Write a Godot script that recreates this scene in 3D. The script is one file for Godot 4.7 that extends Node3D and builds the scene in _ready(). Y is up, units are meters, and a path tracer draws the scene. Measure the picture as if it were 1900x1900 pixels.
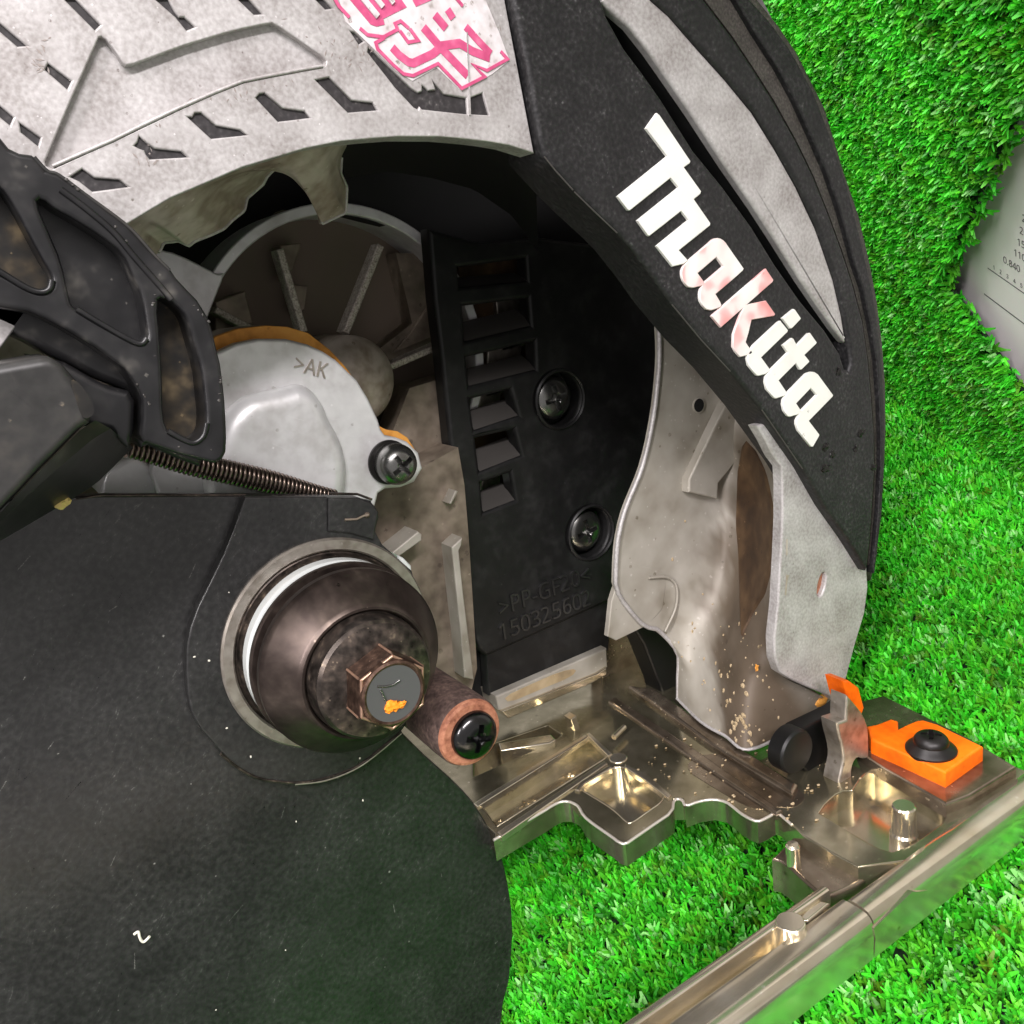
extends Node3D
# Close-up of a worn circular saw lying on artificial turf. The saw is modelled in units of 0.75 mm in its own frame
# (x along the base, y up from the base, z along the arbor) and stands nose-down on the turf, leaning on its lower guard.

const S := 0.00075
const TILT := 22.8
const GROUND := 128.0
var saw: Node3D
var M := {}
var rng := RandomNumberGenerator.new()

# ---------------------------------------------------------------- mesh helpers
func st0() -> SurfaceTool:
	var st := SurfaceTool.new()
	st.begin(Mesh.PRIMITIVE_TRIANGLES)
	return st

func tri(st: SurfaceTool, a: Vector3, b: Vector3, c: Vector3, na: Vector3, nb: Vector3, nc: Vector3) -> void:
	if (b - a).cross(c - a).length_squared() < 1e-14:
		return
	if (b - a).cross(c - a).dot(na + nb + nc) > 0.0:
		var t := b; b = c; c = t
		t = nb; nb = nc; nc = t
	st.set_normal(na); st.add_vertex(a)
	st.set_normal(nb); st.add_vertex(b)
	st.set_normal(nc); st.add_vertex(c)

func quad(st: SurfaceTool, a: Vector3, b: Vector3, c: Vector3, d: Vector3, n := Vector3.ZERO) -> void:
	if n == Vector3.ZERO:
		n = (b - a).cross(d - a).normalized()
	tri(st, a, b, c, n, n, n)
	tri(st, a, c, d, n, n, n)

func pv(a: Array) -> PackedVector2Array:
	var r := PackedVector2Array()
	for i in range(0, a.size(), 2):
		r.append(Vector2(a[i], a[i + 1]))
	return r

func p3(a: Array) -> PackedVector3Array:
	var r := PackedVector3Array()
	for i in range(0, a.size(), 3):
		r.append(Vector3(a[i], a[i + 1], a[i + 2]))
	return r

func chaikin(p: PackedVector2Array, times := 1, closed := true, keep := 180.0) -> PackedVector2Array:
	# cuts corners; corners that turn by more than keep degrees stay
	for k in times:
		var r := PackedVector2Array()
		var n := p.size()
		for i in n:
			if not closed and (i == 0 or i == n - 1):
				r.append(p[i]); continue
			var a := p[(i + n - 1) % n]
			var b := p[i]
			var c := p[(i + 1) % n]
			if absf(rad_to_deg((b - a).angle_to(c - b))) > keep:
				r.append(b)
			else:
				r.append(b.lerp(a, 0.25)); r.append(b.lerp(c, 0.25))
		p = r
	return p

func ccw(p: PackedVector2Array) -> PackedVector2Array:
	var s := 0.0
	for i in p.size():
		s += p[i].cross(p[(i + 1) % p.size()])
	if s < 0.0:
		p.reverse()
	return p

func clean(p: PackedVector2Array) -> PackedVector2Array:
	var r := PackedVector2Array()
	for q in p:
		if r.is_empty() or r[-1].distance_to(q) > 0.004:
			r.append(q)
	while r.size() > 2 and r[0].distance_to(r[-1]) < 0.004:
		r.remove_at(r.size() - 1)
	return r

func earclip(p: PackedVector2Array) -> PackedInt32Array:
	var ids: Array = range(p.size())
	var out := PackedInt32Array()
	var guard := 0
	while ids.size() > 3 and guard < 6000:
		guard += 1
		var done := false
		for pass_no in 2:
			for k in ids.size():
				var ia: int = ids[(k + ids.size() - 1) % ids.size()]
				var ib: int = ids[k]
				var ic: int = ids[(k + 1) % ids.size()]
				var a := p[ia]; var b := p[ib]; var c := p[ic]
				var area := (b - a).cross(c - a)
				if area <= 1e-9:
					if pass_no == 1 and area > -1e-7:
						ids.remove_at(k); done = true; break
					continue
				var ok := true
				for j in ids:
					if j == ia or j == ib or j == ic: continue
					var q := p[j]
					if q.is_equal_approx(a) or q.is_equal_approx(b) or q.is_equal_approx(c): continue
					if (b - a).cross(q - a) >= -1e-9 and (c - b).cross(q - b) >= -1e-9 and (a - c).cross(q - c) >= -1e-9:
						ok = false; break
				if ok:
					out.append(ia); out.append(ib); out.append(ic)
					ids.remove_at(k); done = true; break
			if done: break
		if not done:
			# an outline that touches itself: take the first convex corner
			for k in ids.size():
				var ia: int = ids[(k + ids.size() - 1) % ids.size()]
				var ic: int = ids[(k + 1) % ids.size()]
				if (p[ids[k]] - p[ia]).cross(p[ic] - p[ia]) > 0.0:
					out.append(ia); out.append(ids[k]); out.append(ic)
					ids.remove_at(k); done = true; break
		if not done: break
	if ids.size() == 3:
		out.append(ids[0]); out.append(ids[1]); out.append(ids[2])
	elif ids.size() > 3:
		pass
	return out

func bridged(outer: PackedVector2Array, holes: Array) -> PackedVector2Array:
	var p := outer.duplicate()
	for h0 in holes:
		var h: PackedVector2Array = h0.duplicate()
		h.reverse()
		var pairs := []
		for i in p.size():
			for j in h.size():
				pairs.append([p[i].distance_squared_to(h[j]), i, j])
		pairs.sort_custom(func(x, y): return x[0] < y[0])
		for pr in pairs:
			var a := p[pr[1]]
			var b := h[pr[2]]
			var hit := false
			for poly in [p] + holes:
				for k in poly.size():
					var u: Vector2 = poly[k]
					var v: Vector2 = poly[(k + 1) % poly.size()]
					if u.is_equal_approx(a) or v.is_equal_approx(a) or u.is_equal_approx(b) or v.is_equal_approx(b): continue
					if Geometry2D.segment_intersects_segment(a, b, u, v) != null:
						hit = true; break
				if hit: break
			if hit: continue
			var r := PackedVector2Array()
			for k in pr[1] + 1: r.append(p[k])
			for k in h.size() + 1: r.append(h[(pr[2] + k) % h.size()])
			for k in range(pr[1], p.size()): r.append(p[k])
			p = r
			break
	return p

func inset(p: PackedVector2Array, d: float) -> PackedVector2Array:
	# moves every edge of a counter-clockwise outline inwards by d
	var r := PackedVector2Array()
	var n := p.size()
	for i in n:
		var e0 := (p[i] - p[(i + n - 1) % n]).normalized()
		var e1 := (p[(i + 1) % n] - p[i]).normalized()
		var n0 := Vector2(-e0.y, e0.x)
		var n1 := Vector2(-e1.y, e1.x)
		var m := n0 + n1
		var l := m.length()
		if l < 0.3: r.append(p[i] + n1 * d)
		else:
			m /= l
			r.append(p[i] + m * (d / maxf(m.dot(n1), 0.45)))
	return r

func lift(v: Vector2, h: float, axis: String) -> Vector3:
	match axis:
		"z": return Vector3(v.x, v.y, h)
		"y": return Vector3(v.x, h, v.y)
	return Vector3(h, v.y, v.x)

func slab(st: SurfaceTool, poly: PackedVector2Array, z0: float, z1: float, bevel := 0.0, holes: Array = [], axis := "z", bottom := true) -> void:
	# a prism on an outline with a rounded top edge; holes go right through
	var rings := [ccw(clean(poly))]
	for h in holes: rings.append(ccw(clean(h)))
	var tops := []
	var up := lift(Vector2.ZERO, 1.0, axis)
	var steps := 3 if bevel > 0.25 else 1
	if bevel <= 0.0: steps = 0
	var sgn := signf(z1 - z0)
	for ri in rings.size():
		var p: PackedVector2Array = rings[ri]
		var s := 1.0 if ri == 0 else -1.0
		var n := p.size()
		var lay := [[p, z0], [p, z1 - sgn * bevel]]
		for k in steps:
			var a := (k + 1.0) / steps * PI / 2
			lay.append([inset(p, s * bevel * (1.0 - cos(a))), z1 - sgn * bevel * (1.0 - sin(a))])
		tops.append(lay[-1][0])
		for i in n:
			var j := (i + 1) % n
			var e := (p[j] - p[i]).normalized()
			var ep := (p[i] - p[(i + n - 1) % n]).normalized()
			var en := (p[(j + 1) % n] - p[j]).normalized()
			var o := Vector2(e.y, -e.x) * s
			var oi := o
			var oj := o
			if e.dot(ep) > 0.75: oi = (o + Vector2(ep.y, -ep.x) * s).normalized()
			if e.dot(en) > 0.75: oj = (o + Vector2(en.y, -en.x) * s).normalized()
			for k in lay.size() - 1:
				var a0 := 0.0 if k == 0 else (k - 1.0) / maxf(steps, 1) * PI / 2
				var a1 := 0.0 if k == 0 else float(k) / maxf(steps, 1) * PI / 2
				var A := lift(lay[k][0][i], lay[k][1], axis)
				var B := lift(lay[k][0][j], lay[k][1], axis)
				var C := lift(lay[k + 1][0][j], lay[k + 1][1], axis)
				var D := lift(lay[k + 1][0][i], lay[k + 1][1], axis)
				var Oi := lift(oi, 0.0, axis)
				var Oj := lift(oj, 0.0, axis)
				var nA := Oi * cos(a0) + up * sgn * sin(a0)
				var nB := Oj * cos(a0) + up * sgn * sin(a0)
				var nC := Oj * cos(a1) + up * sgn * sin(a1)
				var nD := Oi * cos(a1) + up * sgn * sin(a1)
				tri(st, A, B, C, nA, nB, nC)
				tri(st, A, C, D, nA, nC, nD)
	var cap := bridged(tops[0], tops.slice(1))
	var ids := earclip(cap)
	for k in range(0, ids.size(), 3):
		tri(st, lift(cap[ids[k]], z1, axis), lift(cap[ids[k + 1]], z1, axis), lift(cap[ids[k + 2]], z1, axis), up * sgn, up * sgn, up * sgn)
	if bottom:
		var base := bridged(rings[0], rings.slice(1))
		ids = earclip(base)
		for k in range(0, ids.size(), 3):
			tri(st, lift(base[ids[k]], z0, axis), lift(base[ids[k + 1]], z0, axis), lift(base[ids[k + 2]], z0, axis), -up * sgn, -up * sgn, -up * sgn)

func lathe(st: SurfaceTool, prof: Array, at := Vector3.ZERO, basis := Basis.IDENTITY, seg := 72) -> void:
	# prof: r, z, r, z ... turned round the z axis of basis
	var p := pv(prof)
	var n := p.size()
	for i in n - 1:
		var d := (p[i + 1] - p[i])
		if d.length() < 1e-5: continue
		d = d.normalized()
		var nrm := Vector2(d.y, -d.x)
		var n0 := nrm
		var n1 := nrm
		if i > 0:
			var q := (p[i] - p[i - 1]).normalized()
			if q.dot(d) > 0.9: n0 = (nrm + Vector2(q.y, -q.x)).normalized()
		if i < n - 2:
			var q := (p[i + 2] - p[i + 1]).normalized()
			if q.dot(d) > 0.9: n1 = (nrm + Vector2(q.y, -q.x)).normalized()
		for k in seg:
			var a := TAU * k / seg
			var b := TAU * (k + 1) / seg
			tri(st, at + spun(basis, p[i], a), at + spun(basis, p[i], b), at + spun(basis, p[i + 1], b), spun(basis, n0, a), spun(basis, n0, b), spun(basis, n1, b))
			tri(st, at + spun(basis, p[i], a), at + spun(basis, p[i + 1], b), at + spun(basis, p[i + 1], a), spun(basis, n0, a), spun(basis, n1, b), spun(basis, n1, a))

func spun(basis: Basis, v: Vector2, t: float) -> Vector3:
	return basis * Vector3(v.x * cos(t), v.x * sin(t), v.y)

func tube(st: SurfaceTool, pts: PackedVector3Array, r: float, seg := 8, r1 := -1.0) -> void:
	var n := pts.size()
	var up := Vector3(0.3, 0.2, 1).normalized()
	var prev: Array = []
	for i in n:
		var d := (pts[mini(i + 1, n - 1)] - pts[maxi(i - 1, 0)]).normalized()
		var x := up.cross(d)
		if x.length() < 0.05: x = Vector3(1, 0.1, 0).cross(d)
		x = x.normalized()
		var y := d.cross(x)
		up = y if n > 40 else up
		var rr := r if r1 < 0.0 else lerpf(r, r1, float(i) / (n - 1))
		var ring := []
		for k in seg:
			var a := TAU * k / seg
			var o := x * cos(a) + y * sin(a)
			ring.append([pts[i] + o * rr, o])
		if prev.size():
			for k in seg:
				var l := (k + 1) % seg
				tri(st, prev[k][0], prev[l][0], ring[l][0], prev[k][1], prev[l][1], ring[l][1])
				tri(st, prev[k][0], ring[l][0], ring[k][0], prev[k][1], ring[l][1], ring[k][1])
		if i == 0 or i == n - 1:
			var nn := -d if i == 0 else d
			for k in seg: tri(st, pts[i], ring[k][0], ring[(k + 1) % seg][0], nn, nn, nn)
		prev = ring

func loft(st: SurfaceTool, rows: Array, smooth := true, face := Vector3.ZERO, tint: Array = []) -> void:
	# a sheet through rows of points; its normals turn towards face
	var h := rows.size()
	var w: int = rows[0].size()
	var nor := []
	var lean := 0.0
	for i in h:
		var r := []
		for j in w:
			var du: Vector3 = rows[i][mini(j + 1, w - 1)] - rows[i][maxi(j - 1, 0)]
			var dv: Vector3 = rows[mini(i + 1, h - 1)][j] - rows[maxi(i - 1, 0)][j]
			var nn := du.cross(dv).normalized()
			lean += signf(nn.dot(face))
			r.append(nn)
		nor.append(r)
	if lean < 0.0:
		for r in nor:
			for j in w: r[j] = -r[j]
	for i in h - 1:
		for j in w - 1:
			var a: Vector3 = rows[i][j]; var b: Vector3 = rows[i][j + 1]; var c: Vector3 = rows[i + 1][j + 1]; var d: Vector3 = rows[i + 1][j]
			if tint.size():
				for t3 in [[[i, j], [i, j + 1], [i + 1, j + 1]], [[i, j], [i + 1, j + 1], [i + 1, j]]]:
					var p0: Vector3 = rows[t3[0][0]][t3[0][1]]; var p1: Vector3 = rows[t3[1][0]][t3[1][1]]; var p2: Vector3 = rows[t3[2][0]][t3[2][1]]
					var order := [0, 1, 2]
					if (p1 - p0).cross(p2 - p0).dot(nor[i][j]) > 0.0: order = [0, 2, 1]
					for k in order:
						var at: Array = t3[k]
						st.set_color(tint[at[0]][at[1]])
						st.set_normal(nor[at[0]][at[1]])
						st.add_vertex(rows[at[0]][at[1]])
			elif smooth:
				tri(st, a, b, c, nor[i][j], nor[i][j + 1], nor[i + 1][j + 1])
				tri(st, a, c, d, nor[i][j], nor[i + 1][j + 1], nor[i + 1][j])
			else:
				var n := (b - a).cross(d - a).normalized()
				if n.dot(face) < 0.0: n = -n
				quad(st, a, b, c, d, n)

func spline(a: Array, steps := 6) -> PackedVector3Array:
	var c := Curve3D.new()
	var p := p3(a)
	for i in p.size():
		var t := (p[mini(i + 1, p.size() - 1)] - p[maxi(i - 1, 0)]) / 6.0
		c.add_point(p[i], -t, t)
	var r := PackedVector3Array()
	for i in p.size() - 1:
		for k in steps: r.append(c.sample(i, float(k) / steps))
	r.append(p[-1])
	return r

func resample(p: PackedVector3Array, n: int) -> Array:
	var c := Curve3D.new()
	for q in p: c.add_point(q)
	c.bake_interval = 0.5
	var r := []
	for k in n: r.append(c.sample_baked(c.get_baked_length() * k / (n - 1.0)))
	return r

func ball(st: SurfaceTool, at: Vector3, r: Vector3, seg := 10, rough := 0.0, seed_ := 1) -> void:
	var nz := FastNoiseLite.new()
	nz.seed = seed_; nz.frequency = 0.9
	var rows := []
	for i in seg + 1:
		var row := []
		for k in seg * 2 + 1:
			var a := PI * i / seg
			var b := TAU * (k % (seg * 2)) / (seg * 2)
			var d := Vector3(sin(a) * cos(b), cos(a), sin(a) * sin(b))
			row.append(at + d * r * (1.0 + rough * nz.get_noise_3dv(d * 1.5)))
		rows.append(row)
	for i in seg:
		for k in seg * 2:
			var a: Vector3 = rows[i][k]; var b: Vector3 = rows[i][k + 1]; var c: Vector3 = rows[i + 1][k + 1]; var d: Vector3 = rows[i + 1][k]
			if rough > 0.0:
				var n := (b - a).cross(d - a)
				if n.length() < 1e-7: n = (c - a).cross(d - a)
				n = n.normalized()
				if n.dot(a - at) < 0: n = -n
				quad(st, a, b, c, d, n)
			else:
				tri(st, a, b, c, (a - at).normalized(), (b - at).normalized(), (c - at).normalized())
				tri(st, a, c, d, (a - at).normalized(), (c - at).normalized(), (d - at).normalized())

func box(st: SurfaceTool, c: Vector3, s: Vector3, b := Basis.IDENTITY, bevel := 0.0) -> void:
	var t := st0()
	slab(t, pv([-s.x / 2, -s.y / 2, s.x / 2, -s.y / 2, s.x / 2, s.y / 2, -s.x / 2, s.y / 2]), -s.z / 2, s.z / 2, bevel)
	st.append_from(t.commit(), 0, Transform3D(b, c))

func put(called: String, st: SurfaceTool, m: Material, parent: Node3D, label := "") -> MeshInstance3D:
	var o := MeshInstance3D.new()
	o.mesh = st.commit()
	o.mesh.surface_set_material(0, m)
	o.name = called
	if label: o.set_meta("label", label)
	parent.add_child(o, true)
	return o

func part_slab(called: String, poly: PackedVector2Array, z0: float, z1: float, bevel: float, m: Material, parent: Node3D, holes: Array = [], axis := "z") -> MeshInstance3D:
	var st := st0()
	slab(st, poly, z0, z1, bevel, holes, axis)
	return put(called, st, m, parent)

func ribbon(st: SurfaceTool, p: PackedVector2Array, w: float, z0: float, z1: float) -> void:
	# a printed stroke: one flat quad per piece, mitred
	var n := p.size()
	var l := PackedVector2Array(); var r := PackedVector2Array()
	for i in n:
		var d0 := (p[i] - p[maxi(i - 1, 0)]).normalized()
		var d1 := (p[mini(i + 1, n - 1)] - p[i]).normalized()
		if i == 0: d0 = d1
		if i == n - 1: d1 = d0
		var t := (d0 + d1).normalized()
		var o := Vector2(-t.y, t.x) * (w / 2 / maxf(0.5, t.dot(d1)))
		l.append(p[i] + o); r.append(p[i] - o)
	r.reverse()
	slab(st, l + r, z0, z1, 0.0)

# ---------------------------------------------------------------- materials
func noise(seed_: int, freq: float, type := FastNoiseLite.TYPE_SIMPLEX_SMOOTH, oct := 3) -> FastNoiseLite:
	var n := FastNoiseLite.new()
	n.seed = seed_; n.frequency = freq; n.noise_type = type
	n.fractal_octaves = oct
	return n

func pattern(seed_: int, size: int, fine: float, coarse: float, wf: float, wc: float, specks := 0, streaks := 0, angle := 0.0, dots_dark := 0) -> PackedFloat32Array:
	# grey relief in 0..1: two noises, light specks, light scratches along an angle, dark dots
	var a := noise(seed_, fine).get_seamless_image(size, size).get_data()
	var b := noise(seed_ + 7, coarse).get_seamless_image(size, size).get_data()
	var r := PackedFloat32Array()
	r.resize(size * size)
	for i in size * size:
		r[i] = 0.5 + (a[i] / 255.0 - 0.5) * wf + (b[i] / 255.0 - 0.5) * wc
	var g := RandomNumberGenerator.new()
	g.seed = seed_
	for k in streaks:
		var x := g.randf() * size; var y := g.randf() * size
		var t := angle + g.randfn(0, 0.35)
		var lgt := g.randf_range(0.1, 1.0); lgt = 5 + 30 * lgt * lgt * lgt
		var v := g.randf_range(0.03, 0.13)
		if g.randf() < 0.004: v = 0.4
		var sg := 1.0 if g.randf() < 0.62 else -0.8
		for s in int(lgt):
			var i := (int(y + sin(t) * s + size) % size) * size + int(x + cos(t) * s + size) % size
			r[i] += v * sg
	for k in specks:
		var x := g.randi() % size; var y := g.randi() % size
		var rad := 1 if g.randf() < 0.8 else 2
		for dx in range(-rad, rad + 1):
			for dy in range(-rad, rad + 1):
				if dx * dx + dy * dy <= rad * rad: r[((y + dy + size) % size) * size + (x + dx + size) % size] += g.randf_range(0.2, 0.6)
	for k in dots_dark:
		var x := g.randi() % size; var y := g.randi() % size
		var rad := g.randi_range(1, 3)
		for dx in range(-rad, rad + 1):
			for dy in range(-rad, rad + 1):
				if dx * dx + dy * dy <= rad * rad and g.randf() < 0.8: r[((y + dy + size) % size) * size + (x + dx + size) % size] -= g.randf_range(0.2, 0.5)
	return r

func picture(r: PackedFloat32Array, size: int, stops: Array) -> ImageTexture:
	# stops: position, colour, position, colour ...
	var lut := []
	for i in 256:
		var v := i / 255.0
		var c: Color = stops[1]
		for k in range(0, stops.size() - 2, 2):
			if v >= stops[k]:
				c = stops[k + 1].lerp(stops[k + 3], clampf((v - stops[k]) / maxf(stops[k + 2] - stops[k], 1e-4), 0, 1))
		lut.append(c)
	var d := PackedByteArray()
	d.resize(size * size * 3)
	for i in size * size:
		var c: Color = lut[clampi(int(r[i] * 255.0), 0, 255)]
		d[i * 3] = int(c.r * 255); d[i * 3 + 1] = int(c.g * 255); d[i * 3 + 2] = int(c.b * 255)
	return ImageTexture.create_from_image(Image.create_from_data(size, size, false, Image.FORMAT_RGB8, d))

func surface(key: String, r: PackedFloat32Array, size: int, period: float, stops: Array, rough: float, metal := 0.0, relief := 0.0, spec := 0.5, rough_var := 0.0) -> StandardMaterial3D:
	var m := StandardMaterial3D.new()
	m.resource_name = key
	m.albedo_texture = picture(r, size, stops)
	m.roughness = rough
	m.metallic = metal
	m.metallic_specular = spec
	m.uv1_triplanar = true
	m.uv1_triplanar_sharpness = 6.0
	m.uv1_scale = Vector3.ONE / period
	if relief != 0.0:
		m.heightmap_enabled = true
		m.heightmap_texture = picture(r, size, [0.0, Color.BLACK, 1.0, Color.WHITE])
		m.heightmap_scale = relief
	if rough_var != 0.0:
		m.roughness = 1.0
		m.roughness_texture = picture(r, size, [0.0, Color.WHITE * clampf(rough - rough_var, 0.02, 1), 1.0, Color.WHITE * clampf(rough + rough_var, 0.02, 1)])
		m.roughness_texture_channel = BaseMaterial3D.TEXTURE_CHANNEL_RED
	M[key] = m
	return m

func plain(key: String, c: Color, rough: float, metal := 0.0, spec := 0.5) -> StandardMaterial3D:
	var m := StandardMaterial3D.new()
	m.resource_name = key
	m.albedo_color = c; m.roughness = rough; m.metallic = metal; m.metallic_specular = spec
	M[key] = m
	return m

func g(v: float, warm := 0.0) -> Color:
	return Color(v * (1 + warm), v, v * (1 - warm))

func materials() -> void:
	var fine := pattern(1, 1024, 0.06, 0.005, 0.48, 0.45, 200, 260, 0.9, 90)
	surface("silver", fine, 1024, 70.0, [0.0, Color(.42, .385, .37), 0.2, Color(.59, .57, .56), 0.5, Color(.695, .682, .676), 0.75, Color(.765, .755, .75), 1.0, Color(.87, .86, .855)], 0.5, 0.25, 0.003)
	surface("silver_dirty", pattern(2, 512, 0.04, 0.008, 0.4, 0.6, 60, 60, 0.6, 60), 512, 80.0, [0.0, Color(.40, .34, .29), 0.3, Color(.61, .555, .50), 0.6, Color(.76, .715, .675), 1.0, Color(.84, .80, .77)], 0.48, 0.35, 0.005)
	surface("silver_inside", pattern(3, 512, 0.02, 0.006, 0.25, 0.6, 200, 0, 0, 60), 512, 90.0, [0.0, Color(.42, .39, .33), 0.4, Color(.61, .59, .545), 1.0, Color(.76, .745, .71)], 0.52, 0.15, 0.002)
	surface("cast", pattern(4, 512, 0.03, 0.006, 0.3, 0.5, 40, 80, 0.4, 30), 512, 60.0, [0.0, Color(.68, .67, .66), 0.5, Color(.84, .84, .84), 1.0, Color(.92, .92, .92)], 0.4, 0.35, 0.002)
	var grain := pattern(5, 512, 0.09, 0.012, 0.9, 0.35, 25, 40, 0.9, 0)
	surface("cover_black", grain, 512, 60.0, [0.0, Color(.075, .075, .08), 0.5, Color(.128, .126, .13), 0.8, Color(.19, .187, .19), 1.0, Color(.36, .36, .36)], 0.5, 0.0, 0.006, 0.45)
	surface("groove_brown", grain, 512, 40.0, [0.0, Color(.17, .16, .15), 0.5, Color(.25, .238, .22), 1.0, Color(.36, .345, .325)], 0.55, 0.0, 0.004)
	surface("bracket_black", pattern(6, 512, 0.03, 0.008, 0.3, 0.5, 20, 20, 0.5, 0), 512, 60.0, [0.0, Color(.075, .075, .075), 0.5, Color(.115, .115, .115), 1.0, Color(.22, .22, .22)], 0.42, 0.0, 0.001, 0.4)
	surface("lever_black", pattern(7, 512, 0.03, 0.01, 0.45, 0.8, 50, 25, 0.8, 0), 512, 70.0, [0.0, Color(.055, .055, .058), 0.45, Color(.095, .095, .10), 0.75, Color(.15, .148, .148), 1.0, Color(.34, .33, .31)], 0.33, 0.0, 0.003, 0.5)
	surface("lever_dusty", pattern(8, 512, 0.03, 0.012, 0.5, 0.9, 80, 25, 0.8, 0), 512, 60.0, [0.0, Color(.075, .072, .068), 0.42, Color(.12, .115, .105), 0.7, Color(.22, .195, .155), 1.0, Color(.42, .37, .28)], 0.55, 0.0, 0.003, 0.4)
	surface("pad_grey", pattern(29, 512, 0.05, 0.006, 0.4, 0.5, 60, 200, 0.8, 0), 512, 80.0, [0.0, Color(.09, .09, .088), 0.5, Color(.17, .168, .162), 0.8, Color(.23, .22, .205), 1.0, Color(.4, .37, .32)], 0.45, 0.0, 0.003)
	surface("guard_steel", pattern(9, 1024, 0.07, 0.006, 0.45, 0.25, 20, 15000, -0.85, 0), 1024, 130.0, [0.0, Color(.075, .075, .075), 0.4, Color(.14, .14, .138), 0.7, Color(.21, .21, .207), 1.0, Color(.55, .55, .53)], 0.33, 0.3, 0.0022, 0.65, 0.1)
	surface("ring_steel", pattern(10, 256, 0.05, 0.02, 0.4, 0.5, 10, 60, 0.0, 10), 256, 40.0, [0.0, Color(.48, .45, .40), 0.5, Color(.68, .65, .61), 1.0, Color(.80, .78, .74)], 0.42, 0.85, 0.001)
	surface("flange_brown", pattern(11, 512, 0.04, 0.008, 0.3, 0.5, 20, 120, 0.3, 20), 512, 60.0, [0.0, Color(.15, .125, .115), 0.35, Color(.25, .215, .20), 0.65, Color(.34, .30, .275), 1.0, Color(.55, .49, .44)], 0.33, 0.8, 0.002, 0.5, 0.08)
	surface("boss_dark", pattern(12, 256, 0.05, 0.02, 0.6, 0.7, 40, 90, 0.3, 40), 256, 30.0, [0.0, Color(.13, .115, .105), 0.45, Color(.27, .245, .225), 0.75, Color(.38, .34, .31), 1.0, Color(.62, .56, .48)], 0.36, 0.75, 0.0008)
	surface("copper", pattern(13, 256, 0.05, 0.02, 0.35, 0.5, 10, 60, 0.3, 40), 256, 18.0, [0.0, Color(.20, .14, .115), 0.45, Color(.34, .265, .225), 0.75, Color(.50, .40, .34), 1.0, Color(.80, .70, .62)], 0.38, 0.8, 0.0007)
	surface("rubber_rust", pattern(14, 256, 0.07, 0.02, 0.55, 0.5, 20, 0, 0.3, 20), 256, 24.0, [0.0, Color(.18, .135, .12), 0.45, Color(.32, .255, .235), 0.7, Color(.40, .325, .295), 1.0, Color(.52, .43, .39)], 0.75, 0.0, 0.012)
	surface("rubber_ring", pattern(15, 256, 0.07, 0.02, 0.5, 0.5, 20, 0, 0.3, 30), 256, 24.0, [0.0, Color(.42, .24, .17), 0.45, Color(.64, .42, .32), 1.0, Color(.78, .56, .44)], 0.65, 0.0, 0.004)
	surface("nickel", pattern(16, 512, 0.03, 0.008, 0.2, 0.5, 50, 30, 0.3, 30), 512, 90.0, [0.0, Color(.52, .46, .36), 0.25, Color(.79, .745, .65), 0.6, Color(.87, .835, .755), 1.0, Color(.93, .91, .86)], 0.17, 0.92, 0.0006, 0.5, 0.08)
	surface("nickel_dirty", pattern(17, 512, 0.04, 0.007, 0.3, 0.7, 160, 60, 0.3, 60), 512, 80.0, [0.0, Color(.34, .30, .24), 0.3, Color(.46, .41, .35), 0.6, Color(.56, .51, .45), 0.9, Color(.66, .61, .54), 1.0, Color(.90, .86, .78)], 0.22, 0.85, 0.001, 0.5, 0.12)
	surface("rust", pattern(18, 512, 0.03, 0.008, 0.3, 0.6, 30, 200, 1.5, 20), 512, 80.0, [0.0, Color(.16, .11, .065), 0.4, Color(.27, .195, .12), 0.7, Color(.37, .285, .19), 1.0, Color(.55, .46, .34)], 0.7, 0.1, 0.002)
	surface("dark_cast", pattern(19, 256, 0.04, 0.01, 0.5, 0.6, 20, 0, 0.3, 30), 256, 60.0, [0.0, Color(.34, .30, .26), 0.5, Color(.50, .455, .40), 1.0, Color(.64, .59, .53)], 0.55, 0.3, 0.003)
	surface("rib_cast", pattern(20, 256, 0.09, 0.03, 0.9, 0.5, 20, 0, 0.3, 30), 256, 16.0, [0.0, Color(.42, .39, .36), 0.5, Color(.66, .63, .59), 1.0, Color(.80, .77, .73)], 0.6, 0.3, 0.006)
	surface("orange", pattern(21, 256, 0.06, 0.01, 0.3, 0.5, 10, 10, 0.3, 10), 256, 40.0, [0.0, Color(.80, .30, .02), 0.5, Color(.96, .43, .04), 1.0, Color(1.0, .53, .12)], 0.45, 0.0, 0.002, 0.4)
	surface("gasket", pattern(22, 256, 0.05, 0.01, 0.4, 0.5, 0, 0, 0.3, 20), 256, 40.0, [0.0, Color(.66, .42, .14), 0.5, Color(.86, .60, .26), 1.0, Color(.92, .68, .34)], 0.7, 0.0, 0.002)
	surface("letter_white", pattern(23, 256, 0.03, 0.01, 0.3, 0.4, 0, 3, 0.9, 12), 256, 60.0, [0.0, Color(.62, .61, .58), 0.12, Color(.88, .88, .855), 0.5, Color(.93, .93, .905), 1.0, Color(.95, .95, .93)], 0.55, 0.0, 0.0, 0.4)
	surface("letter_pink", pattern(24, 256, 0.02, 0.008, 0.15, 1.5, 0, 3, 0.9, 6), 256, 34.0, [0.0, Color(.90, .62, .61), 0.35, Color(.93, .74, .73), 0.5, Color(.94, .87, .855), 0.8, Color(.94, .92, .90), 1.0, Color(.95, .94, .92)], 0.55, 0.0, 0.0, 0.4)
	surface("mark_black", grain, 512, 60.0, [0.0, Color(.13, .12, .125), 0.6, Color(.20, .19, .195), 0.85, Color(.29, .28, .28), 1.0, Color(.6, .58, .56)], 0.5)
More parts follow.
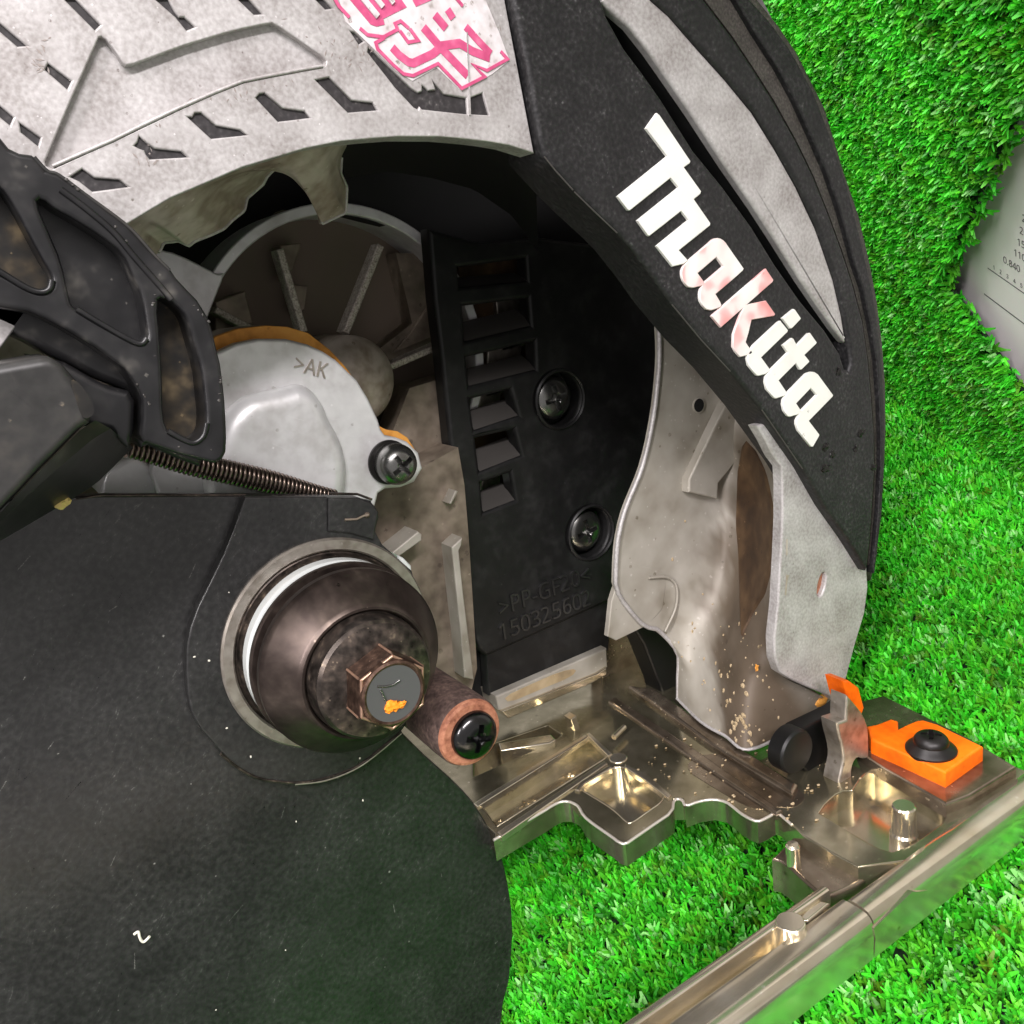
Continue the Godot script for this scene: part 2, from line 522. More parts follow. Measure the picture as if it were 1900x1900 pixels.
	surface("sticker_pink", pattern(25, 256, 0.05, 0.02, 0.5, 0.4, 10, 20, 0.9, 0), 256, 30.0, [0.0, Color(.70, .25, .42), 0.6, Color(.82, .36, .53), 0.9, Color(.86, .52, .63), 1.0, Color(.9, .82, .84)], 0.4)
	surface("sticker_white", pattern(26, 256, 0.05, 0.02, 0.5, 0.5, 10, 30, 0.9, 50), 256, 30.0, [0.0, Color(.55, .51, .49), 0.3, Color(.80, .78, .78), 0.6, Color(.86, .84, .845), 1.0, Color(.91, .90, .90)], 0.35)
	surface("paper", pattern(27, 256, 0.02, 0.008, 0.15, 0.3), 256, 120.0, [0.0, Color(.92, .89, .89), 1.0, Color(.97, .95, .95)], 0.6)
	surface("straw", pattern(28, 256, 0.04, 0.012, 0.25, 0.8, 10, 20, 0.3, 10), 256, 40.0, [0.0, Color(.52, .47, .38), 0.4, Color(.68, .60, .47), 1.0, Color(.82, .75, .62)], 0.6, 0.15, 0.004)
	plain("moulded", Color(.14, .14, .14), 0.3, 0.0, 0.7)
	plain("screw_black", Color(.045, .045, .047), 0.2, 0.3, 0.7)
	plain("screw_grey", Color(.50, .50, .49), 0.27, 0.95)
	plain("screw_dull", Color(.10, .09, .085), 0.42, 0.5, 0.6)
	plain("oily", Color(.33, .335, .33), 0.3, 0.25, 0.8)
	plain("white_ring", Color(.90, .92, .91), 0.25, 0.2)
	plain("spring_steel", Color(.46, .41, .375), 0.28, 0.95)
	plain("mark_dirty", Color(.58, .545, .525), 0.6, 0.2)
	plain("worn_copper", Color(.74, .60, .51), 0.36, 0.8)
	plain("edge_highlight", Color(.93, .90, .86), 0.28, 0.7)
	plain("louvre_grey", Color(.27, .26, .25), 0.38)
	plain("flake_yellow", Color(.88, .78, .48), 0.6)
	surface("web_reflection", pattern(33, 512, 0.04, 0.007, 0.25, 0.6, 160, 60, 0.3, 40), 512, 90.0, [0.0, Color(.44, .41, .325), 0.35, Color(.60, .575, .48), 0.65, Color(.71, .68, .585), 1.0, Color(.88, .85, .77)], 0.16, 0.9, 0.0006, 0.5, 0.06)  # nickel darkened to olive: the reflection in the web tops is painted in
	plain("ink", Color(.36, .34, .36), 0.7)
	var sheet: StandardMaterial3D = M.silver_inside.duplicate()
	sheet.vertex_color_use_as_albedo = true
	sheet.resource_name = "chute_sheet"
	M["chute_sheet"] = sheet
	plain("fan_dark", Color(.44, .39, .34), 0.7)
	plain("void", Color(.02, .02, .02), 0.8)  # near-black: the deep shade inside the case is put into the colour
	plain("flake_orange", Color(.95, .55, .10), 0.6)
	plain("dust_white", Color(.85, .84, .78), 0.8)
	plain("rubber_black", Color(.055, .055, .055), 0.45, 0.0, 0.45)
	plain("turf_back", Color(.02, .13, .02), 0.9)
	plain("board", Color(.62, .60, .58), 0.8)
	var gr := plain("turf", Color.WHITE, 0.5, 0.0, 0.45)
	gr.vertex_color_use_as_albedo = true
	gr.backlight_enabled = true
	gr.backlight = Color(.3, .4, .2)

# ---------------------------------------------------------------- fasteners
func cross_screw(parent: Node3D, called: String, at: Vector3, r: float, h: float, m: Material, basis := Basis.IDENTITY, turn := 0.4, label := "") -> Node3D:
	# a domed head with a driven-in cross
	var prof := [0.0, -h, r, -h, r, 0.0]
	for k in 7: prof += [r * cos(PI / 2 * k / 6.0 * 0.78), h * 0.75 * sin(PI / 2 * k / 6.0)]
	prof += [0.0, h * 0.75]
	var st := st0()
	lathe(st, prof, Vector3.ZERO, Basis.IDENTITY, 40)
	var root := CSGCombiner3D.new()
	root.name = called
	root.transform = Transform3D(basis * Basis(Vector3(0, 0, 1), turn), at)
	var head := CSGCylinder3D.new()
	# the dome is a CSG body turned from a profile, so that the cross can be cut out of it
	var dome := CSGPolygon3D.new()
	var pp := PackedVector2Array([Vector2(0, -h), Vector2(r, -h), Vector2(r, 0)])
	for k in range(1, 7): pp.append(Vector2(r * cos(PI / 2 * k / 6.0 * 0.8), h * 0.75 * sin(PI / 2 * k / 6.0)))
	pp.append(Vector2(0, h * 0.75))
	dome.polygon = pp
	dome.mode = CSGPolygon3D.MODE_SPIN
	dome.spin_sides = 40
	dome.smooth_faces = true
	dome.rotation = Vector3(PI / 2, 0, 0)
	dome.material = m
	dome.name = "dome"
	root.add_child(dome)
	for k in 2:
		var c := CSGBox3D.new()
		c.name = "cut"
		c.size = Vector3(r * 1.15, r * 0.24, h * 1.1)
		c.rotation.z = k * PI / 2
		c.position = Vector3(0, 0, h * 0.75)
		c.operation = CSGShape3D.OPERATION_SUBTRACTION
		c.material = m
		root.add_child(c, true)
	var mid := CSGCylinder3D.new()
	mid.name = "cut"
	mid.radius = r * 0.24; mid.height = h * 1.5; mid.sides = 12
	mid.rotation.x = PI / 2
	mid.position = Vector3(0, 0, h * 0.7)
	mid.operation = CSGShape3D.OPERATION_SUBTRACTION
	mid.material = m
	root.add_child(mid, true)
	head.free()
	if label: root.set_meta("label", label)
	parent.add_child(root, true)
	return root

func letters(parent: Node3D, called: String, text: String, size: float, depth: float, m: Material, xf: Transform3D) -> void:
	var t := TextMesh.new()
	var f := SystemFont.new()
	f.font_names = PackedStringArray(["Droid Sans"])
	t.font = f
	t.text = text
	t.font_size = 32
	t.pixel_size = size / 32.0
	t.depth = depth
	t.curve_step = 2.0
	t.material = m
	var o := MeshInstance3D.new()
	o.mesh = t
	o.name = called
	o.transform = xf
	parent.add_child(o, true)

# ---------------------------------------------------------------- turf, wall, paper
func blade_mesh(variant: int) -> ArrayMesh:
	var r := RandomNumberGenerator.new()
	r.seed = 40 + variant
	var st := st0()
	for b in 11:
		var at := Vector3(r.randfn(0, 0.9), -1.0, r.randfn(0, 0.9))
		var dir := Vector2.from_angle(r.randf() * TAU)
		var lean := r.randf_range(0.15, 1.0)
		var lng := r.randf_range(5.0, 9.0)
		var w := r.randf_range(0.5, 0.85)
		var side := Vector3(-dir.y, 0, dir.x)
		var twist := r.randf_range(-0.7, 0.7)
		var prev: Array = []
		for k in 4:
			var t := k / 3.0
			var bend := lean * t * t
			var p := at + Vector3(dir.x * bend * lng * 0.7, lng * (t - 0.35 * lean * t * t), dir.y * bend * lng * 0.7)
			var sd := side.rotated(Vector3(0, 1, 0), twist * t) * w * (1.0 if k < 3 else 0.45)
			if prev.size():
				var n: Vector3 = (prev[1] - prev[0]).cross(p - sd - prev[0]).normalized()
				if n.y < 0: n = -n
				quad(st, prev[0], prev[1], p + sd, p - sd, n)
			prev = [p - sd, p + sd]
	return st.commit()

func tufts(called: String, label: String, spots: Array, variant: int) -> void:
	var mm := MultiMesh.new()
	mm.transform_format = MultiMesh.TRANSFORM_3D
	mm.use_colors = true
	mm.mesh = blade_mesh(variant)
	mm.instance_count = spots.size()
	mm.mesh.surface_set_material(0, M.turf)
	var nz := noise(3, 0.02)
	for i in spots.size():
		var s: Array = spots[i]
		var b := Basis(s[1]) * Basis(Vector3.UP, rng.randf() * TAU) * Basis(Vector3(1, 0, 0), rng.randfn(0, 0.22))
		mm.set_instance_transform(i, Transform3D(b.scaled(Vector3.ONE * S * rng.randf_range(0.55, 0.85)), s[0] * S))
		var v := clampf(0.9 + 0.24 * rng.randfn(0, 1.0) + 0.4 * nz.get_noise_3dv(s[0]), 0.3, 1.7)
		var yel := rng.randf()
		var c := Color(0.045 * v + 0.07 * yel * yel, 0.53 * v, 0.018 * v)
		if rng.randf() < 0.04: c = Color(.26, .66, .18)
		mm.set_instance_color(i, c)
	var o := MultiMeshInstance3D.new()
	o.multimesh = mm
	o.name = called
	o.set_meta("kind", "stuff")
	o.set_meta("label", label)
	o.set_meta("category", "grass")
	add_child(o, true)

func ground_and_wall() -> void:
	# the crease where the turf on the table meets the turf on the wall
	var p0 := Vector3(267.4, 6.0, -40.0)
	var along := Vector3(-.4809, 0, .8768)
	var out := Vector3(-.8768, 0, -.4809)
	var st := st0()
	var poly := PackedVector2Array()
	for q in [p0 + along * -420 + out * -1, p0 + along * 420 + out * -1, p0 + along * 420 + out * 760, p0 + along * -420 + out * 760]:
		poly.append(Vector2(q.x, q.z) * S)
	slab(st, poly, -4.0 * S, 0.0, 0.0, [], "y")
	var o := put("ground", st, M.turf_back, self)
	o.set_meta("kind", "structure")
	o.set_meta("label", "green backing sheet of the artificial turf on the table")
	o.set_meta("category", "ground")
	var spots := []
	for i in range(-116, 116):
		for k in range(0, 292):
			var q := p0 + along * (i * 2.4 + rng.randf_range(-1.2, 1.2)) + out * (k * 2.4 + rng.randf_range(-1.2, 1.2))
			spots.append([Vector3(q.x, 0.4, q.z), Basis.IDENTITY])
	var sp := [[], []]
	for i in spots.size(): sp[i % 2].append(spots[i])
	tufts("grass", "bright green artificial grass lying flat under the saw", spots, 1)
	# wall turf with its cut, notched edge
	var edge := PackedVector2Array([Vector2(-420, -2), Vector2(100, -2), Vector2(55, 46), Vector2(28, 73), Vector2(71, 120), Vector2(100, 147), Vector2(133, 178), Vector2(150, 520), Vector2(-420, 520)])
	var wall := Node3D.new()
	wall.name = "turf_wall"
	wall.transform = Transform3D(Basis(along, Vector3.UP, along.cross(Vector3.UP)).scaled(Vector3.ONE * S), p0 * S)
	add_child(wall)
	wall.set_meta("kind", "structure")
	wall.set_meta("label", "upright sheet of green artificial turf with a notched cut edge behind the saw")
	wall.set_meta("category", "backdrop")
	var zf := 1.0 if along.cross(Vector3.UP).dot(out) > 0 else -1.0
	st = st0()
	slab(st, edge, -2.5 * zf, -1.2 * zf)
	put("backing", st, M.turf_back, wall)
	var ws := []
	var nb := Basis(along, out, along.cross(out))
	for i in range(-170, 66):
		for k in range(0, 110):
			var q := Vector2(i * 2.4 + rng.randf_range(-1.2, 1.2), k * 2.4 + rng.randf_range(-1.2, 1.2))
			if Geometry2D.is_point_in_polygon(q, edge):
				ws.append([p0 + along * q.x + Vector3.UP * q.y + out * -1.0, nb])
	for i in range(-84, 32):
		for k in range(0, 52):
			var q := Vector2(i * 4.8 + rng.randf_range(-2.4, 2.4), 264 + k * 4.8 + rng.randf_range(-2.4, 2.4))
			if Geometry2D.is_point_in_polygon(q, edge):
				ws.append([p0 + along * q.x + Vector3.UP * q.y + out * -1.0, nb])
	# a sparse row of blades that stick out past the cut edge
	for k in 44:
		var t := k / 43.0
		var q := Vector2(100, -2).lerp(Vector2(28, 73), minf(t * 2, 1)) if t < 0.5 else Vector2(28, 73).lerp(Vector2(100, 147), t * 2 - 1)
		var tipped := (out * 0.35 + along * 0.9 + Vector3.UP * rng.randf_range(-0.3, 0.3)).normalized()
		ws.append([p0 + along * q.x + Vector3.UP * q.y + out * -2.0, Basis(tipped.cross(Vector3.UP).normalized(), tipped, tipped.cross(Vector3.UP).cross(tipped).normalized())])
	tufts("wall_grass", "green artificial grass standing out from the wall sheet", ws, 2)
	# a printed sheet of paper seen past the notch, and the board that it hangs on
	var paper := Node3D.new()
	paper.name = "printed_paper"
	paper.transform = wall.transform
	paper.set_meta("label", "pale printed sheet with columns of numbers behind the notched turf edge")
	paper.set_meta("category", "paper")
	add_child(paper)
	st = st0()
	slab(st, pv([10, 0, 190, 0, 190, 190, 10, 190]), -9.0 * zf, -8.7 * zf)
	put("sheet", st, M.paper, paper)
	var face := Basis(Vector3(1, 0, 0) * zf, Vector3(0, 1, 0), Vector3(0, 0, zf))
	var n := 0
	for row in [["180", 79, 112], ["200", 77, 108], ["200", 74.5, 104], ["200", 72, 99.5], ["200", 69.5, 95], ["150", 67, 90.6], ["110", 64, 86.3], ["0.840", 58.5, 82]]:
		letters(paper, "printed_number", row[0], 3.5, 0.06, M.ink, Transform3D(face * Basis(Vector3(0, 0, 1), -0.25), Vector3(row[1], row[2], -8.6 * zf)))
	for k in 9:
		letters(paper, "printed_digit", "1234567890"[k], 2.2, 0.06, M.ink, Transform3D(face * Basis(Vector3(0, 0, 1), -0.25), Vector3(48 + k * 3.4, 78.5 - k * 0.9, -8.6 * zf)))
	st = st0()
	ribbon(st, PackedVector2Array([Vector2(44, 77.5), Vector2(90, 64)]), 0.4, -8.68 * zf, -8.62 * zf)
	ribbon(st, PackedVector2Array([Vector2(38, 66), Vector2(90, 50)]), 0.5, -8.68 * zf, -8.62 * zf)
	put("printed_line", st, M.ink, paper)
	st = st0()
	slab(st, pv([-380, -6, 330, -6, 330, 420, -380, 420]), -16.0 * zf, -10.0 * zf)
	var bd := put("wall", st, M.board, self)
	bd.transform = wall.transform
	bd.set_meta("kind", "structure")
	bd.set_meta("label", "plain pale board standing behind the turf sheet")
	bd.set_meta("category", "wall")

# ---------------------------------------------------------------- upper blade case
func upper_guard() -> void:
	var o := Node3D.new()
	o.name = "blade_case"
	saw.add_child(o)
	var arc := pv([48.9, 95.2, 43.4, 96.9, 39.1, 97.7, 34.9, 98.3, 29, 99, 20.5, 99.4, 15.1, 99.3, 9.7, 99.1, 3.2, 98.3, -3.1, 97, -8, 96, -13.1, 94.4, -20.2, 92.2, -27.1, 89.1, -32.3, 86.4, -37.6, 83.1, -42.9, 79.1])
	var outline := PackedVector2Array(arc)
	outline.append_array(pv([-75, 48, -100, 78, -95, 120, -70, 160, -30, 182, 10, 188, 38, 186]))
	outline.append_array(pv([45.2, 138.7, 45.9, 128.6, 46.2, 121.6, 47.4, 109.9]))
	var panel := pv([-36.4, 98.5, -30.7, 106.9, -25.6, 114.2, -25.2, 114.8, -24.8, 114.9, -24.3, 114.6, -23.4, 113, -22.7, 111.4, -22.3, 111.1, -21.3, 111.2, -13.2, 113.8, -6.4, 115.6, -3.7, 116.2, -0.1, 116.9, 1.3, 117.1, 2.4, 116.6, 5.7, 114.4, 9, 112.2, 9.4, 111.6, 9.2, 111, 8.5, 110.6, 4.9, 110.1, -1.1, 109.2, -5.3, 108.5, -10.4, 106.9, -16.2, 104.8, -22.1, 102.5, -26.6, 100.8, -30.8, 99.3, -35.7, 97.5, -36.4, 97.9])
	part_slab("recessed_panel", panel, 29.0, 30.6, 0.0, M.silver, o)
	# rolled lip of the panel's lower edge
	var st := st0()
	tube(st, p3([-35.6, 97.8, 32, -30.8, 99.5, 32, -26.5, 101, 32, -22, 102.8, 32, -16.2, 105, 32, -10.3, 107.1, 32, -5.3, 108.7, 32, -1, 109.4, 32, 4.9, 110.3, 32, 8.6, 110.8, 32]), 0.28, 8)
	put("panel_lip", st, M.silver, o)
	var marks := [
		[-28.7, 119.8, -27.2, 119.8, -24.6, 116.5, -25.5, 115.8], [-16.1, 120.1, -14.2, 120.2, -13.6, 118.5, -13.1, 117.7, -12.3, 117.7, -11, 116.4, -12.4, 115.9, -13.6, 117.7], [-3.6, 120.5, -1.8, 120.5, 0, 118.4, -1.4, 118.3],
		[-38.1, 117.2, -37.6, 116.5, -35, 113.7, -36.2, 113.6, -37.9, 115.5, -38.4, 116], [-32.8, 111.4, -30.3, 109.1, -31.1, 108, -33.4, 110.6], [-40.7, 106.5, -39, 104.5, -39.7, 103.5, -41.1, 105.1], [-38.4, 103.7, -36.2, 101.7, -36.8, 100.6, -38.5, 102.5],
		[-33.6, 96.2, -31.7, 97.2, -30.4, 95.9, -27, 95.4, -25.9, 94.3, -31.1, 94, -32.1, 95.1, -32.6, 95.6], [-23.7, 100, -23.1, 100.5, -22.7, 101.3, -22, 100.5, -20.9, 99.5, -17, 98.9, -16.2, 98, -21.9, 98, -22.3, 98.7, -22.4, 99.3, -23.1, 99.6],
		[-15, 103.8, -14.2, 103.7, -13.7, 104.3, -12.7, 104.3, -10.9, 102.4, -7.2, 101.6, -6.2, 100.8, -12, 100.5], [-3.6, 106.2, -2.9, 106.8, -2, 106.9, 0.5, 104.6, 4.2, 104, 4.9, 103, -0.7, 102.6],
		[7, 108.7, 9.5, 109.1, 12.8, 105.5, 16.7, 105, 17.3, 103.8, 11.8, 103.6], [17.5, 113.7, 20.6, 110.8, 24.4, 107.2, 25.7, 106.4, 26.5, 106.6, 26.7, 107.6, 27.3, 107.2, 27.8, 106.7, 29.3, 106.8, 28.9, 108.4, 30.8, 106.1, 35.4, 105.3, 35.2, 102.6, 26, 103.7, 25.6, 104.2, 25.2, 103.7, 24.4, 104.1, 21.4, 107.3, 17.2, 112.9],
		[36.1, 105.3, 39, 106.1, 39.8, 102.3, 35.9, 102.6], [9.3, 120.8, 10.7, 120.9, 12.1, 119.5, 10.8, 119.3], [14.6, 116.1, 15.3, 116, 16.8, 114.6, 15.8, 114.1]]
	var holes := [panel]
	for k in marks:
		holes.append(pv(k))
		part_slab("vent_stripe", inset(ccw(pv(k)), -0.45), 30.0, 31.45, 0.0, M.mark_black, o)
	part_slab("face_plate", outline, 27.0, 32.0, 0.3, M.silver, o, holes)
	var sst := st0()
	var r3 := RandomNumberGenerator.new()
	r3.seed = 12
	var zones := [[-0.7, 118.1, 16, 118.4, 14.6, 111, 9.1, 112.6], [-16, 105.9, -2.7, 108.7, 4.5, 108.6, -8.7, 104.9], [13.2, 114.3, 19.2, 114.3, 18.4, 110.1, 12.5, 110.2], [39, 117.9, 45.4, 118, 45.4, 109.9, 39.1, 110.8], [-35.4, 114.7, -31.2, 114.7, -32.5, 109.8, -35.2, 109.9], [-24.5, 103.1, -19.1, 102.9, -20, 95.2, -25.5, 95.6]]
	for k in 90:
		var zn := pv(zones[k % 6])
		var c0 := zn[0].lerp(zn[1], r3.randf()).lerp(zn[3].lerp(zn[2], r3.randf()), r3.randf())
		var dr := Vector2.from_angle(r3.randfn(1.9, 0.9)) * r3.randf_range(0.1, 0.6)
		var w0 := Vector2(-dr.y, dr.x).normalized() * r3.randf_range(0.05, 0.16)
		slab(sst, PackedVector2Array([c0 - dr, c0 + w0, c0 + dr, c0 - w0]), 31.95, 32.03 + k * 0.0002)
	var sm := put("scratches", sst, M.mark_dirty, o)
	sm.set_meta("kind", "stuff")
	part_slab("printed_seam", pv([37, 116.1, 37.2, 116.1, 35.7, 102.4, 35.4, 102.4]), 31.9, 32.3, 0.0, M.silver, o)
	# sticker: white ground, pink strokes
	var sk := Node3D.new()
	sk.name = "sticker"
	o.add_child(sk)
	part_slab("sticker_ground", pv([12.7, 125.4, 13.9, 117.5, 16.5, 115.1, 18.1, 113.6, 21.9, 109.9, 24.8, 108.3, 30, 110.4, 34.5, 106.4, 41.4, 109.2, 45.6, 111.5, 44, 116.2, 41.9, 121.5, 40.4, 126.6]), 31.95, 32.12, 0.0, M.sticker_white, sk)
	st = st0()
	var zt := 32.2
	slab(st, pv([14.6, 121.6, 18.4, 117.1, 19.4, 116.8, 21, 117.1, 20.9, 118, 25.7, 119.9, 24.3, 121.9]), 32.1, zt)
	slab(st, pv([27, 121.1, 27.5, 120, 31, 121.2, 30.4, 121.8, 27.3, 121.7]), 32.1, zt)
	for k in [[[21.8, 113.6, 22.9, 112.4, 24.5, 111.3, 25.4, 111.1, 29.6, 112.6, 31.4, 113.7], 11.5], [[28.4, 116.8, 31, 113.9, 33.5, 111.5, 36.1, 109], 12.5], [[30.8, 113.8, 35.3, 114.3, 37.8, 113, 41.3, 111.9], 12.0],
			[[37, 117, 39.4, 114.6, 41.6, 112.6], 11.0], [[31, 118.8, 32.9, 116.7], 12.0], [[33.7, 119.7, 34.6, 118.3], 11.0]]:
		zt += 0.012
		ribbon(st, pv(k[0]), k[1] / 8.3, 32.1, zt)
	for k in [[12.4, 121.3, 13.1, 119.8, 14.7, 118.1], [16.3, 116.5, 17.5, 115.5, 20.4, 115.2, 23.3, 116.4, 23, 117.3, 24.1, 117.7, 25.5, 116.6], [23.7, 116.2, 25, 114.4, 27, 114.7, 25.7, 116.5],
			[20.6, 115.1, 18.8, 114.3, 19, 113.3, 21.5, 110.8, 23.2, 109.4, 25, 109.1, 30.3, 111, 34.5, 106.9, 39.7, 108.8, 37.5, 110.8, 40.3, 109.8, 45.1, 111.7, 43.8, 113], [35.7, 121.6, 36.9, 120.3]]:
		zt += 0.012
		ribbon(st, pv(k), 0.55, 32.1, zt)
	put("sticker_strokes", st, M.sticker_pink, sk)
	st = st0()
	for k in [[[17.3, 121.4, 19.9, 118.3], 1.0], [[19.7, 121.5, 21.1, 119.8], .9], [[22.3, 121.6, 23.2, 120.4], .8]]:
		ribbon(st, pv(k[0]), k[1], 32.15, 32.5)
	put("sticker_gaps", st, M.sticker_white, sk)
	# inner rim under the arc, torn where it was broken
	st = st0()
	var top := resample(p3([-29.5, 87.9, 29, -26.5, 89.4, 29, -19.5, 92.5, 29, -12.2, 94.8, 29, -7, 96.3, 29, -2, 97.4, 29, 4.4, 98.8, 29, 12, 99.5, 29]), 130)
	var low := resample(p3([-22, 83.7, 12, -20.6, 84.4, 12, -19, 85.6, 11, -18, 87, 11, -15.2, 87.1, 10, -13.3, 86.1, 9, -12.1, 86.8, 9, -8.9, 87.6, 8, -6.1, 88.5, 8, -3.8, 90, 7, -1.3, 91.4, 7, -0.3, 93.6, 7, 1.6, 94.8, 7, 2.9, 95.7, 8, 3.6, 96.9, 9, 4.3, 97.6, 10, 5.7, 98.5, 11, 8.3, 98, 12, 10.5, 97.1, 11, 12.5, 95.5, 9, 13.1, 93, 7, 14.4, 90.2, 5, 14.8, 87.8, 4, 17.6, 88.7, 4, 20.3, 89.5, 4, 20.6, 94.2, 6, 18.9, 96.6, 8, 19.3, 99.7, 9, 20.2, 101.2, 10]), 130)
	var rows := []
	for k in 9:
		var row := []
		for j in 130: row.append(top[j].lerp(low[j], k / 8.0) + Vector3(0, 0.7 * sin(PI * k / 8.0) * sin(j * 0.16), 0.5 * sin(j * 0.5 + k)) * (0.5 if k > 0 and k < 8 else 0.0))
		rows.append(row)
	loft(st, rows, true, Vector3(0, -1, 0.4))
	rows = []
	for k in 2:
		var row := []
		for j in 130: row.append(low[j] + Vector3(0, 0.0, -1.6 * k))
		rows.append(row)
	loft(st, rows, true, Vector3(0, -1, 0))
	put("torn_inner_rim", st, M.silver_dirty, o)
	st = st0()
	var lip := PackedVector3Array()
	for j in range(6, 126): lip.append(low[j] + Vector3(0, 0.0, 0.15))
	tube(st, lip, 0.32, 6)
	put("torn_edge", st, M.silver, o)
	# black inner shield right of the tear, coloured darker still for shade, and the closed shell round the blade space
	st = st0()
	top = resample(p3([11.6, 99.9, 27, 23.1, 100.3, 27, 31.8, 99.8, 27, 37.9, 99.1, 27, 46.7, 97.7, 27, 53.5, 95.4, 27]), 24)
	low = resample(p3([36.2, 99.7, -30, 47.9, 100.5, -30, 59.6, 98.2, -30, 71.9, 94.5, -30, 82.7, 87, -30, 90, 76.4, -30]), 24)
	rows = []
	for k in 6:
		var row := []
		for j in 24: row.append(top[j].lerp(low[j], k / 5.0) + Vector3(0, 5.0 * sin(PI * k / 5.0), 0))
		rows.append(row)
	loft(st, rows, true, Vector3(0, -1, 0.3))
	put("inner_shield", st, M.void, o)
	st = st0()
	rows = []
	for k in 2:
		var row := []
		for p in chaikin(pv([-84, 30, -104, 78, -97, 124, -72, 164, -30, 186, 10, 192, 60, 180, 100, 150, 135, 105, 153, 55, 159, 10, 158, -20]), 2, false): row.append(Vector3(p.x, p.y, 27.0 - 98.0 * k))
		rows.append(row)
	loft(st, rows, true, Vector3(0, 1, 0))
	put("outer_shell", st, M.silver, o)
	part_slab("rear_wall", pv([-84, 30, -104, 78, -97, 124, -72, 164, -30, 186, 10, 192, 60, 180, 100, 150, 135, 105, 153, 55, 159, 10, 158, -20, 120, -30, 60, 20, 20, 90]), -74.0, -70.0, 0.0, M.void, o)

func strip(a: Array, b: Array) -> PackedVector2Array:
	var r := pv(b)
	r.reverse()
	return pv(a) + r

func glyph(lt: Node3D, called: String, p: PackedVector2Array, m: Material, holes: Array = []) -> void:
	part_slab(called, p, 33.8, 34.7, 0.22, m, lt, holes)

